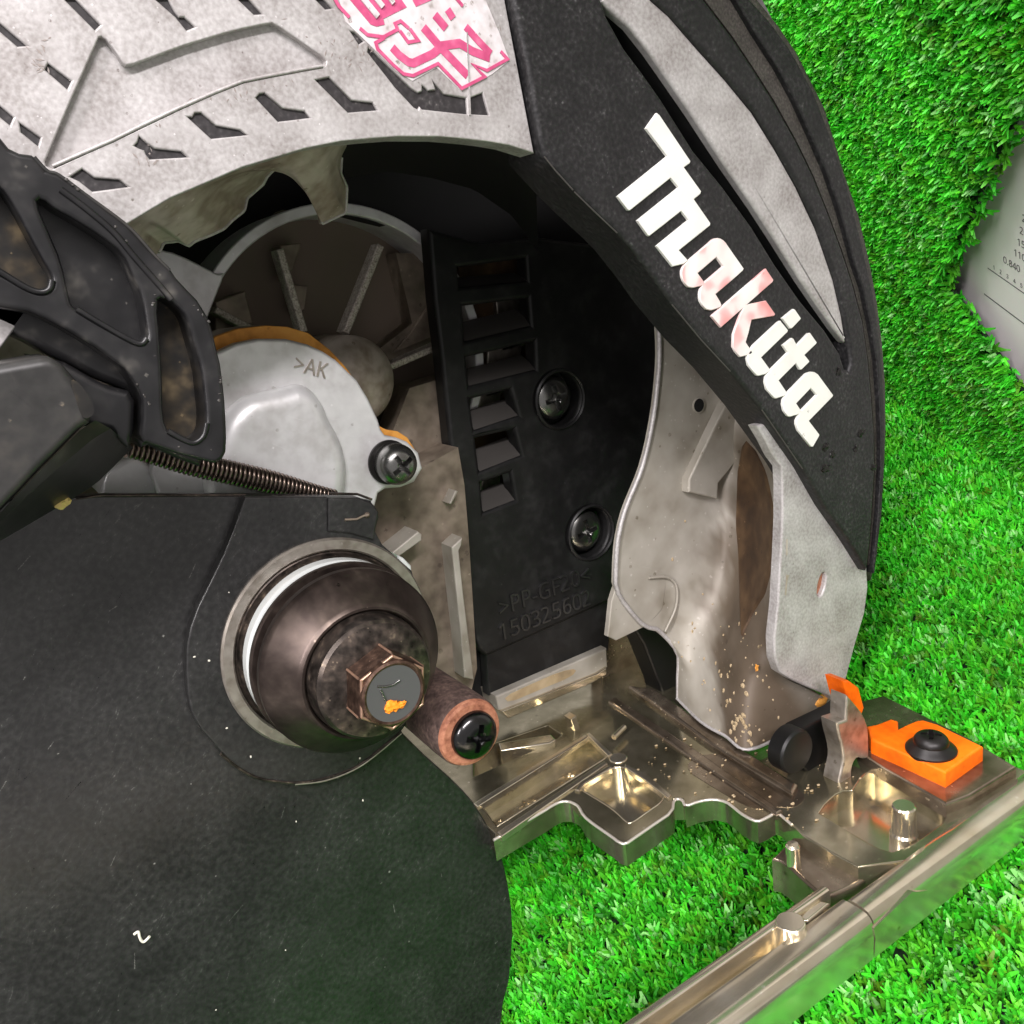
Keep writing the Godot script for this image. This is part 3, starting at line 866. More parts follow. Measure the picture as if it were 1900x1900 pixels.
func front_cover() -> void:
	var o := Node3D.new()
	o.name = "front_cover"
	saw.add_child(o)
	var diag := [144, -19.4, 135.6, -7.4, 126.8, 4, 119, 16.3, 111.8, 25.8, 105.3, 34.3, 95.7, 45.3, 87, 53.9, 79.3, 62.7, 74, 69.8, 69.2, 75.6, 65.8, 78.9, 60.2, 83.8, 55.7, 88, 52, 91.8, 49.5, 94.5, 49, 98.2, 48.1, 109.8, 46.5, 121.1, 45.2, 128.8, 43.8, 137.9]
	var d2 := pv(diag)
	var outer_g1 := pv([75.1, 140.3, 85.1, 129.8, 94.8, 122.3, 102.1, 115.7, 108.2, 109.4, 114.5, 102.4, 121.2, 94, 126.8, 86, 131.8, 77.1, 136.3, 68.4, 140.4, 59.5, 144.2, 49.3, 146.2, 39.1, 147.5, 27.5, 148.3, 18.9, 148.3, 9, 146.9, -2.8, 145.8, -11.1])
	var main := PackedVector2Array(d2)
	main.append_array(outer_g1)
	var hole := pv([67.8, 125.3, 67.3, 121.6, 68.3, 118.8, 72, 113.3, 76.4, 108.7, 80.8, 103.7, 88.9, 93.4, 96.9, 85.6, 105.4, 76.3, 112.5, 67.2, 120.8, 57.7, 129.3, 49.5, 134.8, 42.8, 136.6, 38.5, 138.1, 37.8, 139, 39.7, 138.1, 45.1, 136.4, 51.7, 133.4, 61.3, 129.2, 70.4, 127.4, 74.2, 121.4, 83.7, 114.6, 92.5, 107.8, 100.4, 100, 107.2, 92.3, 113.3, 84.9, 119.2, 80.5, 122, 76.2, 125.6])
	part_slab("logo_panel", main, 22.0, 34.0, 1.1, M.cover_black, o, [hole])
	part_slab("groove_floor", hole, 20.0, 22.5, 0.0, M.bracket_black, o)
	var ins := pv([68, 125.5, 67.5, 121.4, 70.5, 119.4, 74.1, 117.2, 78.8, 112.6, 83.2, 107.7, 89.4, 100.7, 93.9, 95.3, 98.5, 89.8, 106.8, 80.5, 113.3, 72.7, 121.7, 62.3, 127.9, 55.2, 133.1, 49.4, 136.8, 45.6, 137.8, 44.9, 136.6, 51.7, 133.6, 61.3, 129.3, 70.5, 127.4, 74.3, 121.3, 83.8, 114.5, 92.6, 107.7, 100.5, 99.9, 107.3, 92.2, 113.4, 84.9, 119.4, 80.5, 122.1, 76.4, 125.8])
	part_slab("insert_bed", inset(ccw(clean(ins)), 0.3), 20.0, 31.2, 0.0, M.bracket_black, o)
	part_slab("silver_insert", ins, 31.2, 33.4, 0.9, M.silver, o)
	# the stepped rim: brown groove, black ridge, outer edge
	var g2 := [86, 141.8, 94.5, 131.9, 105.1, 123.2, 110.9, 116.5, 117.2, 110, 122.6, 103.1, 128.5, 94.2, 133.3, 86.4, 137.2, 78.5, 140.1, 71.6, 142.8, 64.3, 146.2, 57.5, 149.1, 48.1, 151.4, 38.2, 152.5, 26.4, 152.9, 17.7, 152.7, 7.7, 151.5, -4.4, 148.9, -19.7]
	var g3 := [88.9, 142.1, 97.6, 132, 109.4, 123.3, 115.4, 119.1, 121.5, 113.7, 129, 104.8, 135.6, 93.3, 141, 82.2, 144.5, 72.8, 147.3, 64.8, 150.4, 54.9, 153.2, 40.9, 154.4, 26.1, 154.5, 17.3, 154.1, 7.3, 153, -4.8, 149.3, -22.1]
	var g4 := [98.3, 144.6, 107.6, 134.1, 118.9, 124.9, 125.2, 119.9, 130.6, 114.7, 140.3, 102.1, 147.1, 86.8, 152.6, 76, 156.7, 64, 159.7, 53.1, 161.9, 41.3, 163.1, 29.2, 163.2, 17, 162.3, 4.7, 160.9, -7.8, 158.8, -17.1, 155.6, -28]
	part_slab("rim_groove", strip([77.5, 141.5, 87.6, 130.9, 97.5, 123.2, 105, 116.5, 111.2, 110, 117.6, 103, 124.4, 94.4, 130.1, 86.2, 135.2, 77.1, 139.8, 68.3, 144, 59.2, 147.8, 48.8, 149.8, 38.4, 151.2, 26.6, 151.9, 17.8, 152, 7.7, 150.8, -4.4, 148.6, -18.2], g2), 24.0, 31.0, 0.0, M.groove_brown, o)
	part_slab("rim_ridge", strip(g2, g3), 22.0, 32.5, 0.5, M.cover_black, o)
	part_slab("rim_edge", strip(g3, g4), 16.0, 27.5, 2.0, M.groove_brown, o)
	# raised letters
	var lw: StandardMaterial3D = M.letter_white
	var lp: StandardMaterial3D = M.letter_pink
	var lt := Node3D.new()
	lt.name = "logo"
	o.add_child(lt)
	glyph(lt, "letter_m", pv([78.52, 101.04, 79.21, 100.62, 86.95, 91.3, 86.7, 90.83, 85, 90.14, 89.48, 85.04, 89.22, 84.48, 87.25, 83.55, 91.63, 78.29, 91.5, 77.76, 81.95, 73.52, 84.41, 71.09, 82.9, 70.54, 79.8, 70.36, 75.65, 75.05, 85.21, 79.45, 83.35, 81.46, 73.91, 77.23, 73.46, 77.42, 70.99, 80.61, 83, 86.24, 81, 88.27, 69.21, 82.72, 68.7, 82.84, 66.31, 85.7, 80.45, 92.58, 75.24, 98.2]), lw)
	glyph(lt, "letter_a", chaikin(pv([85.69, 71.73, 90.48, 73.98, 92.29, 74.94, 94.02, 74.95, 95.7, 74.05, 96.66, 72.86, 101.2, 67.48, 100.7, 66.91, 91.96, 63, 93.62, 60.59, 93.29, 59.88, 89.21, 59.57, 87.15, 61.72, 86.94, 63.22, 87.33, 64.64, 88.08, 65.34, 84.23, 65.16, 82.54, 66.82, 82.1, 68.31, 82.3, 69.48, 83.24, 70.56]), 1, true, 65.0), lp, [pv([92.81, 70.89, 94.73, 68.72, 88.74, 65.99, 86.96, 68.15])])
	glyph(lt, "letter_k", pv([108.4, 66.65, 110.75, 63.8, 110.38, 63.33, 101.52, 59.39, 107.92, 59.43, 110.88, 55.94, 110.47, 55.54, 102.84, 55.72, 101.7, 53.02, 100.62, 50.97, 102.67, 48.2, 101.89, 47.87, 98.52, 47.84, 97.14, 49.24, 96.33, 50.61, 96.73, 53.4, 98.62, 56.46, 100.27, 58.79, 92.92, 55.45, 90.24, 58.36, 90.89, 58.77]), lp)
	glyph(lt, "letter_i", pv([112.53, 54.14, 115.02, 51.57, 114.85, 51.13, 105.51, 46.6, 108.15, 43.41, 107.83, 42.71, 106.31, 42.41, 104.14, 42.42, 103.49, 42.72, 101.02, 45.5, 100.7, 47.22, 101.1, 48.36, 103.06, 49.89, 111.84, 54.01]), lw)
	glyph(lt, "letter_i_dot", pv([117.24, 56.23, 117.79, 56.01, 119.74, 53.71, 119.49, 53.37, 116.43, 51.74, 115.79, 51.78, 113.17, 54.6]), lw)
	glyph(lt, "letter_t", pv([116.31, 49.48, 116.86, 49.2, 117.93, 47.51, 122.18, 49.72, 122.9, 49.67, 125.21, 47.02, 124.96, 46.67, 120.63, 44.65, 122.29, 42.91, 122.13, 42.6, 119.3, 41.27, 118.72, 41.37, 117.38, 43.16, 111.13, 40.11, 113.74, 36.71, 113.28, 36.02, 109.89, 35.89, 109.21, 36.17, 106.75, 38.8, 106.32, 40.6, 106.68, 41.87, 108.27, 43.11, 114.57, 46.23, 112.95, 48.25]), lw)
	glyph(lt, "letter_a", pv([121.42, 40.12, 122.74, 40.18, 124.06, 39.85, 125.36, 39.02, 130.77, 32.88, 130.63, 32.4, 121.42, 28.02, 125.14, 23.76, 124.96, 23.28, 122.59, 21.11, 121.84, 21.22, 117.21, 26.47, 116.58, 28.22, 116.69, 29.2, 117.86, 30.46, 114.39, 30.47, 113.69, 30.77, 112.36, 32.47, 112.03, 34.1, 112.29, 35.23, 113.73, 36.52, 120.83, 40.02]), lw, [pv([122.46, 36.1, 124.54, 34.03, 118.63, 31.21, 117, 33.33])])
	var we := st0()
	for k in [[50, 94.3, 33.6, 52.2, 91.7, 33.6, 56, 87.8, 33.6], [56.4, 87.4, 33.5, 60.5, 83.6, 33.6, 66.2, 78.7, 33.5], [79.7, 62.4, 33.5, 87.5, 53.6, 33.5, 96.1, 44.9, 33.5], [105.9, 33.9, 33.5, 112.4, 25.3, 33.5, 119.6, 15.9, 33.5]]:
		tube(we, p3(k), 0.17, 5)
	var wo := put("pale_edge", we, M.louvre_grey, o)  # paler line for dusty wear plus a painted edge highlight
	wo.set_meta("kind", "stuff")
	# small dents left by something hot
	var dents := [[133.8, 38.2], [127.9, 19.7], [142.4, 20.4], [140.1, 16.7], [147.2, 9.7], [127.8, 14], [130.7, 17.3]]
	var st := st0()
	for k in dents.size():
		var c := pv(dents[k])[0]
		ball(st, Vector3(c.x, c.y, 34.0), Vector3(0.9 + 0.4 * (k % 3), 1.0, 0.3), 6, 0.9, k)
	put("melted_dents", st, M.screw_dull, o)

# ---------------------------------------------------------------- gear side inside the case
func gear_side() -> void:
	var o := Node3D.new()
	o.name = "gear_housing"
	saw.add_child(o)
	# fan opening: ring, hub and ribs
	var c := Vector3(34.8, 53.9, -44.0)
	var st := st0()
	lathe(st, [39.0, -20, 39.0, -0.3, 39.3, 0, 41.4, 0, 41.7, -0.3, 41.7, -20], c, Basis.IDENTITY, 96)
	put("fan_ring", st, M.cast, o)
	part_slab("ring_web", pv([-14.1, 93.1, -7.7, 88.6, -4.5, 87.5, -1.8, 86, 0.4, 84.5, 3, 82.7, 4.8, 81.5, 6.4, 81.5, 5.5, 79.7, 3.9, 77.3, 1.9, 74.3, -0.1, 71.1, -2.3, 66.9, -9.4, 76.8]), -52.0, -42.5, 0.5, M.cast, o)
	st = st0()
	var hp := [12.0, -25.0]
	for k in 11: hp += [12.0 * cos(PI / 2 * k / 10.0), -9.0 + 9.0 * sin(PI / 2 * k / 10.0)]
	lathe(st, hp, c + Vector3(-2.0, -3.4, 12.0), Basis.IDENTITY, 48)
	put("bearing_hub", st, M.silver_dirty, o)
	for k in [[21.5, 85.6, -43, 23.8, 64.7, -43], [49.1, 83.7, -43, 35, 62.7, -43], [64.4, 55.5, -43, 41.8, 51, -43], [3.4, 73.3, -46, 17.7, 62.3, -46]]:
		var q := p3(k)
		var d := (q[1] - q[0])
		st = st0()
		box(st, (q[0] + q[1]) / 2 - Vector3(0, 0, 2.5), Vector3(d.length(), 1.9, 5), Basis(Vector3(0, 0, 1), atan2(d.y, d.x)), 0.5)
		put("rib", st, M.rib_cast, o)
	for k in [[5.4, 75, 13.4, 76.7, 13.7, 68.4, 3.7, 67.2], [26.4, 76.7, 30.3, 75.9, 28.2, 69.9, 26, 69.5], [24.8, 86.8, 30.7, 86.9, 27.1, 80.5, 24.4, 78], [51.6, 54.5, 67.9, 57.4, 72, 66.1, 70, 75.5, 65.9, 66.9, 57.5, 59]]:
		part_slab("fan_blade", pv(k), -58.0, -52.0, 0.4, M.dark_cast, o)
	part_slab("fan_wall", pv([57.7, 81.4, 68.7, 80.2, 67, 54.4, 48.6, 49.7, 47.3, 56, 59.4, 61.7]), -60.0, -53.0, 0.0, M.dark_cast, o)
	part_slab("fan_floor", pv([-12, 40, 0, 80, 30, 96, 66, 90, 80, 60, 70, 20, 30, 5, 0, 10]), -66.0, -60.0, 0.0, M.fan_dark, o)
	# bearing cover with gasket behind it
	var plate := pv([-9.6, 64.1, -6.5, 65.3, -2.3, 66.4, 2.5, 66.6, 8.7, 65.6, 13.3, 63.7, 16.6, 61.6, 19.3, 59.2, 23.5, 53.8, 25.5, 49.1, 27.1, 43.6, 27.4, 41.2, 28.2, 39.6, 31.1, 38.4, 33.7, 36.8, 36.2, 33.5, 36.6, 29.3, 33.8, 26.5, 30, 26.1, 25.9, 26.8, 23.9, 26.1, 23, 24.2, 20.8, 19.5, 12.9, 14.9, -8.1, 15.8, -23.4, 27.9, -25.5, 42.9, -19.2, 56.5])
	part_slab("bearing_cover", plate, -16.5, -13.0, 0.9, M.cast, o)
	var gk := pv([-8.9, 65.9, -4.9, 68.2, 0, 69.1, 6.4, 68.9, 11.3, 67.9, 15.9, 65.8, 20.3, 61.3, 23.4, 56.8, 26.3, 51.1, 28.2, 44.7, 29.3, 41.2, 31.1, 39.8, 34, 38.8, 36.4, 36.7, 38, 33.1, 37, 27, 26.4, 26.8, 15.6, 15.7, -9.7, 17.5, -22.9, 29.1, -24.3, 42.9, -18.3, 57])
	part_slab("gasket", gk, -21.0, -18.6, 0.3, M.gasket, o)
	part_slab("gasket_seat", gk, -34.0, -21.0, 0.0, M.dark_cast, o)
	var dome := chaikin(pv([-11.1, 49.2, -8, 52.7, -3.6, 55.3, 0.8, 55.5, 4.3, 55.5, 6.4, 55.6, 7.9, 55.8, 9.7, 55.3, 11.3, 54.3, 12.6, 52.6, 13.6, 50.4, 14, 48.9, 14.3, 46.6, 15.9, 42.7, 16.6, 38.6, 16.5, 34.2, 14.9, 28.8, 10.5, 20.8, -4.9, 21.8, -15.1, 31, -16.4, 40.9]), 2)
	part_slab("cover_dome", dome, -14.0, -8.5, 4.2, M.cast, o)
	letters(o, "cast_letters", ">AK", 4.6, 0.5, M.ring_steel, Transform3D(Basis(Vector3(0, 0, 1), -0.42), Vector3([12.9, 58.6][0], [12.9, 58.6][1], -12.9)))
	var sc := pv([28.4, 32.8])[0]
	cross_screw(o, "cover_screw", Vector3(sc.x, sc.y, -10.0), 5.0, 5.0, M.screw_grey, Basis.IDENTITY, 0.5)
	st = st0()
	lathe(st, [5.4, -4, 5.4, -0.3, 5.2, 0, 0, 0], Vector3(sc.x - 0.6, sc.y + 0.3, -12.0), Basis.IDENTITY, 40)
	put("screw_collar", st, M.screw_dull, o)
	# silver housing behind the arbor
	part_slab("housing_wall", pv([22.1, 26.1, 30.7, 23.3, 40.5, 24.6, 56.1, 28.5, 56.4, 17.7, 55.3, 2.1, 51.8, -36.9, 47.6, -45.8, 20, -34.8, 16.8, -1.9]), -42.0, -30.0, 0.0, M.dark_cast, o)
	part_slab("housing_wall", pv([34.2, 21.3, 50.1, 45.3, 67.7, 46.7, 67, 19.8, 60.9, 4.8]), -52.0, -42.0, 0.0, M.dark_cast, o)
	part_slab("ledge", pv([26.3, 6.7, 28.3, 7.6, 36.7, 11.1, 37.6, 10, 37.3, 8.4, 30, 5.9, 27.1, 5]), -30.0, -22.0, 0.5, M.silver_inside, o)
	part_slab("flange_strip", pv([46.6, 3.4, 50.3, 5.2, 49.7, 3.1, 48.7, 1.8, 48.1, -10.4, 47.7, -23.3, 47.5, -33.2, 47.3, -36.9, 44.4, -35.1, 45.4, -22.5, 46, -8.1]), -31.0, -24.0, 0.5, M.silver_inside, o)
	part_slab("clip", pv([48.9, 14.9, 51.4, 18, 52.1, 17.5, 49.5, 14.5]), -30.0, -26.0, 0.3, M.silver_inside, o)
	part_slab("gear_case", pv([-76, -24, 6, -24, 8, 20, -6, 44, -14, 66, -40, 84, -80, 70]), -54.0, -44.0, 0.0, M.silver_dirty, o)
	# pale casting behind the spring and left of it
	part_slab("casting_block", chaikin(pv([-36, 39.2, -34.4, 44, -31.3, 45.9, -27.3, 47, -24.2, 43.8, -23.8, 42.3, -25, 36.3]), 1), -28.0, -16.0, 1.2, M.cast, o)
	part_slab("casting_block", chaikin(pv([-24.5, 35.9, -23, 41.6, -20.8, 42, -18.8, 40.1, -18.4, 38, -19, 34.5]), 1), -28.0, -18.0, 1.0, M.cast, o)
	part_slab("case_web", pv([-50.6, 78.5, -46.2, 77, -42, 73.8, -38.7, 69.8, -40.7, 68.7, -45, 68.6, -53.1, 69.1]), 2.0, 6.0, 0.5, M.silver_dirty, o)

# ---------------------------------------------------------------- black louvred bracket
func bracket() -> void:
	var o := Node3D.new()
	o.name = "motor_shield"
	saw.add_child(o)
	var zf := -36.0
	var out := pv([60.1, 86.3, 58.6, 67.8, 58.2, 52.6, 57, 29, 56.9, 16.6, 56.3, -0.7, 55.9, -18.3, 55.9, -31.1, 56.6, -34.6, 58.8, -37.7, 82.2, -36.6, 107.9, -35.2, 110.7, -21.2, 116.7, -9.1, 127.3, 8.3, 155.6, 54.5, 140.9, 71.4, 94.8, 80.7, 75, 81.2, 65.4, 84.4])
	var louvers := [[67.4, 75.5, 89.6, 75.5, 89.2, 69.3, 67.1, 70.4], [67.3, 65.2, 88.9, 64.5, 88.5, 56.7, 66.4, 55.7], [66.2, 51.3, 89.2, 52, 88.4, 44, 65.8, 43.4], [65.4, 39.6, 79.1, 39.8, 80.5, 31.9, 65.4, 30.8], [65.4, 28.4, 78.6, 28.1, 79.7, 20.1, 65.3, 18.6], [65.1, 15.2, 75.3, 15.7, 75.7, 7.3, 64.7, 6.5]]
	var holes := []
	for k in louvers: holes.append(pv(k))
	for k in [[95.3, 34], [101.1, -9.9]]:
		var c := pv(k)[0]
		var h := PackedVector2Array()
		for i in 28: h.append(c + Vector2.from_angle(TAU * i / 28) * 8.3)
		holes.append(h)
	part_slab("shield_plate", out, -41.0, zf, 1.3, M.bracket_black, o, holes)
	part_slab("shield_foot", pv([59, -35.8, 59.2, -38.9, 58.1, -51.2, 80.8, -52.2, 105, -52.8, 109.3, -34.4, 100.7, -32.6]), -41.0, -37.2, 0.5, M.bracket_black, o)
	for k in louvers:
		var p := pv(k)
		# louvre: a lip that slopes inwards and up from the lower edge of each slot
		var st := st0()
		var a := Vector3(p[3].x, p[3].y, zf - 0.4)
		var b := Vector3(p[2].x, p[2].y, zf - 0.4)
		var up2 := (p[0] - p[3]) * 0.5
		var rows := [[a, b], [a + Vector3(up2.x * 0.5, up2.y * 0.5, -2.5), b + Vector3(up2.x * 0.5, up2.y * 0.5, -2.5)], [a + Vector3(up2.x, up2.y, -6.5), b + Vector3(up2.x, up2.y, -6.5)]]
		loft(st, rows, true, Vector3(0, 1, 1))
		var rows2 := []
		for r in rows: rows2.append([r[0] + Vector3(0, -0.8, -0.9), r[1] + Vector3(0, -0.8, -0.9)])
		loft(st, rows2, true, Vector3(0, -1, -1))
		put("louvre", st, M.louvre_grey, o)  # lips painted lighter than the shield for the light they catch
	for k in [[95.1, 34.1], [101.3, -9.9]]:
		var c := pv(k)[0]
		cross_screw(o, "shield_screw", Vector3(c.x, c.y, -39.5), 6.9, 4.0, M.screw_grey, Basis.IDENTITY, 0.15)
		var st := st0()
		lathe(st, [8.2, -6, 8.2, 1.0, 8.7, 1.4, 9.2, 1.0, 9.2, -6], Vector3(c.x + 0.9, c.y - 0.5, zf - 0.8), Basis.IDENTITY, 44)
		lathe(st, [8.3, 0, 0, 0], Vector3(c.x, c.y, -41.5), Basis.IDENTITY, 30)
		put("screw_well", st, M.bracket_black, o)
	# copper brush gear behind the slots
	part_slab("motor_winding", pv([76.9, 79.3, 103.9, 81.1, 102.2, 55.4, 96.9, 39.5, 89.9, 27.1, 85.9, 14.1, 79.7, -0.3, 69.8, 0.5, 73, 43.8]), -58.0, -52.0, 0.0, M.rust, o)
	for k in [[86.4, 64.1, 97.2, 65.1, 95, 49.9, 86, 48.9], [81.4, 50.5, 94.3, 51.7, 90.1, 37.4, 78.2, 36.4], [76.6, 38.3, 84.4, 38.5, 81.4, 25.7, 73.6, 25.7], [73.7, 13.8, 80.6, 13.9, 77.8, 2.3, 71.2, 4.1]]:
		part_slab("brush_plate", pv(k), -52.5, -50.0, 0.5, M.ring_steel, o)
	var ex := Vector3(1, 0, 0)
	letters(o, "moulded_letters", ">PP-GF20<", 7.2, 1.3, M.moulded, Transform3D(Basis(Vector3(0, 0, 1), 0.02), Vector3([82, -23.7][0], [82, -23.7][1], zf)))
	letters(o, "moulded_letters", "150325602", 7.2, 1.3, M.moulded, Transform3D(Basis(Vector3(0, 0, 1), 0.02), Vector3([81.3, -31.5][0], [81.3, -31.5][1], zf)))
	part_slab("dark_gap_filler", pv([55.3, -21.2, 64.4, -24.2, 72.9, -47.5, 71.5, -57.5, 55.5, -55.9, 53.9, -44.1]), -50.0, -43.0, 0.0, M.void, o)  # added filler, near-black to stand for the shaded gap beside the foot
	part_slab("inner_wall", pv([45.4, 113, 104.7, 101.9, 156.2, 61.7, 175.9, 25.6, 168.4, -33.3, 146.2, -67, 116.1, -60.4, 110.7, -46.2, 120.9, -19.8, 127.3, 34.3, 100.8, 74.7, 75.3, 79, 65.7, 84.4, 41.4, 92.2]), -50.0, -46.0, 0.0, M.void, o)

# ---------------------------------------------------------------- front chute of the case
func chute() -> void:
	var o := Node3D.new()
	o.name = "front_chute"
	saw.add_child(o)
	var face := pv([106.8, 29.5, 109.6, 25.1, 112.2, 20.4, 114.8, 17.2, 114.9, 12.4, 114.3, 3.4, 113.2, -5.6, 111.3, -19.4, 109.3, -28.4, 109.2, -34.4, 110.8, -39, 116.1, -43.7, 123.3, -49, 130.4, -54, 133.4, -57.1, 134.8, -57.2, 137.1, -53.4, 142, -42.7, 146.8, -33.7, 148.4, -26.4, 147.9, -18, 137.2, -2.3, 121, 19.5, 113.5, 29.5])
	var c := pv([128.7, -19.3])[0]
	var hole := PackedVector2Array()
	for i in 20: hole.append(c + Vector2(1.5 * cos(TAU * i / 20), 3.4 * sin(TAU * i / 20)).rotated(-0.35))
	part_slab("outer_wall", face, 28.0, 31.0, 0.6, M.silver, o, [hole])
	part_slab("slot_floor", hole, 28.0, 29.6, 0.0, M.rubber_ring, o)
	for k in [[114.7, -12, 115.9, -12.6, 115.2, -14, 114.5, -17.8, 113.9, -17.6, 114.6, -13.8], [115.4, -2.4, 116, -2.5, 115.6, -6.9, 115, -6.7]]: part_slab("scuff", pv(k), 30.9, 31.05, 0.0, M.silver_dirty, o)
	# the sheet that sweeps from the inner wall round to the outer one
	var cols := [
		[115.2, 62.3, -12, 114.9, 47.3, -12, 113.5, 38.3, -12, 110.2, 26.4, -12, 104.9, 14, -12, 97.2, 3, -12, 93.6, -5, -12, 91.9, -12.8, -12, 91.5, -21.1, -12, 99.6, -34.2, -12, 105, -37.5, -12, 112.4, -47.8, -12, 111.8, -55, -11.8, 110.7, -63.1, -11.5],
		[126, 57.9, -12, 126.8, 43.8, -12, 125.8, 32.9, -12, 123.5, 20.4, -12, 120.1, 7.9, -12, 115.8, -2.8, -12, 113.9, -10.8, -12, 113.1, -19.2, -12, 113.3, -28.1, -12, 114.1, -37.3, -11.5, 114.5, -42.4, -10, 113.6, -49.9, -6, 109.4, -57.5, -1, 105.8, -63, 4],
		[138, 46.8, -12, 139.1, 33.7, -12, 138.3, 24, -12, 137.4, 12.4, -12, 136.5, 2.3, -12, 134.2, -7.5, -11, 132.5, -15.7, -10, 130.4, -23.8, -9, 126.8, -31.1, -7, 121.8, -37.7, -4, 117.9, -42.6, -1, 113.3, -48.2, 4, 108.3, -56.4, 10, 105.1, -63, 14.5],
		[144.3, 36.2, -8, 142.6, 26.9, -6, 140.6, 19.2, -4, 138.3, 11.6, -2, 138.2, 3.3, -2, 135.4, -5.8, 0, 133.7, -13.7, 1, 130.5, -21, 3, 125.7, -27.4, 6, 119.9, -32.9, 10, 115.7, -37.4, 13, 110.8, -42.7, 17, 106.6, -53.1, 21, 104.4, -63, 24],
		[135.3, 29.2, 8, 133.7, 21.9, 10, 131.7, 16.4, 12, 129.6, 10.9, 14, 129.2, 4.7, 14, 127.6, -2.7, 15, 125.6, -8.3, 16, 123.4, -15.5, 17, 120.7, -22.6, 18, 117.8, -29.6, 19, 114.6, -34.4, 21, 112.2, -41.1, 23, 115.2, -53.3, 25, 119.7, -63.1, 25.5],
		[117.9, 26.8, 27, 118.3, 21.2, 28, 118.4, 16.9, 28, 118.3, 12.5, 28, 118.2, 6.7, 28, 117.7, 0.9, 28, 116.9, -4.9, 28, 115.8, -12.2, 28, 114.5, -19.5, 28, 113.2, -27, 28, 112.2, -33, 28, 114, -41.7, 28, 125.3, -50.9, 28, 137.7, -60.7, 27.5]]
	var rows := []
	for k in cols: rows.append(resample(spline(k, 4), 40))
	var fine := []
	for i in 31:
		var row := []
		for j in 40:
			var t := i / 30.0 * 5.0
			var a := mini(int(t), 4)
			var f := t - a
			var p0: Vector3 = rows[maxi(a - 1, 0)][j]; var p1: Vector3 = rows[a][j]; var p2: Vector3 = rows[a + 1][j]; var q: Vector3 = rows[mini(a + 2, 5)][j]
			row.append(p1.cubic_interpolate(p2, p0, q, f))
		fine.append(row)
	var st := st0()
	# grime in the throat and down the outflow
	var tint := []
	var gn := noise(31, 0.09)
	for i in 31:
		var row := []
		for j in 40:
			var n := gn.get_noise_3dv(fine[i][j]) * 0.5
			var d := clampf(smoothstep(0.28, 0.5, i / 30.0 + n * 0.3) * (1.0 - 0.75 * smoothstep(0.85, 1.0, i / 30.0)) * smoothstep(0.35, 0.6, j / 39.0 + n * 0.3), 0, 1)
			d = maxf(d, 0.75 * smoothstep(0.5, 0.9, 1.0 - absf(i / 30.0 - 0.48) * 4.0 + n) * smoothstep(0.25, 0.4, j / 39.0))
			var side := clampf(1.0 - maxf(0.0, absf(i / 30.0 - 0.64 + n * 0.1) - 0.10) / 0.12, 0, 1)
			d = maxf(d, 0.95 * side * smoothstep(0.12, 0.26, j / 39.0) * (1.0 - smoothstep(0.6, 0.85, j / 39.0 + n * 0.2)))
			row.append(Color.WHITE.lerp(Color(.24, .175, .12), d * 0.9))
		tint.append(row)
	loft(st, fine, true, Vector3(-0.5, 0.1, 1), tint)
	var tb := st0()
	var back := []
	var away := -signf((fine[6][20] - fine[4][20]).cross(fine[5][21] - fine[5][19]).dot(Vector3(-0.5, 0.1, 1)))
	for i in 31:
		var row := []
		for j in 40:
			var du: Vector3 = fine[mini(i + 1, 30)][j] - fine[maxi(i - 1, 0)][j]
			var dv: Vector3 = fine[i][mini(j + 1, 39)] - fine[i][maxi(j - 1, 0)]
			var nn := du.cross(dv).normalized()
			row.append(fine[i][j] + nn * 1.3 * away)
		back.append(row)
	loft(tb, back, true, Vector3(0.5, 0, -1))
	# the rim of the sheet
	loft(tb, [fine[0], back[0]], true, Vector3(-1, 0, 0))
	var e0 := []; var e1 := []
	for i in 31: e0.append(fine[i][39]); e1.append(back[i][39])
	loft(tb, [e0, e1], true, Vector3(0, -1, 0))
	put("curved_sheet", st, M.chute_sheet, o)
	put("sheet_back", tb, M.silver_inside, o)
	st = st0()
	var rim := PackedVector3Array()
	for p in fine[0]: rim.append(p + Vector3(0.3, 0, 0.2))
	tube(st, rim, 0.7, 8)
	var rim2 := PackedVector3Array()
	for i in range(0, 31): rim2.append(fine[i][39])
	tube(st, rim2, 0.5, 8)
	put("sheet_rim", st, M.silver, o)
	part_slab("sheet_tab", pv([92.8, -11.5, 91.7, -19.4, 89.6, -23.1, 86.9, -33.6, 89.9, -36, 102.4, -35.3, 108.6, -32, 112, -20.7]), -14.0, -12.2, 0.4, M.silver_inside, o)
	part_slab("spacer_strip", pv([138.8, 28.1, 130.3, 18.4, 120.2, 6.8, 119.8, 2.8, 131.3, -2.2, 132.1, 2.6, 138.4, 6.5, 144.3, 9.8, 150.8, 13.9, 148.9, 20.4]), -12.5, -9.0, 0.7, M.silver_inside, o)
	# rust-brown mouth where the chips leave: a stained skin that follows the sheet
	var vs := [.20, .23, .31, .45, .56, .63, .70, .72]
	var ul := [.58, .54, .50, .49, .52, .55, .59, .60]
	var ur := [.66, .75, .86, .86, .80, .70, .62, .61]
	rows = []
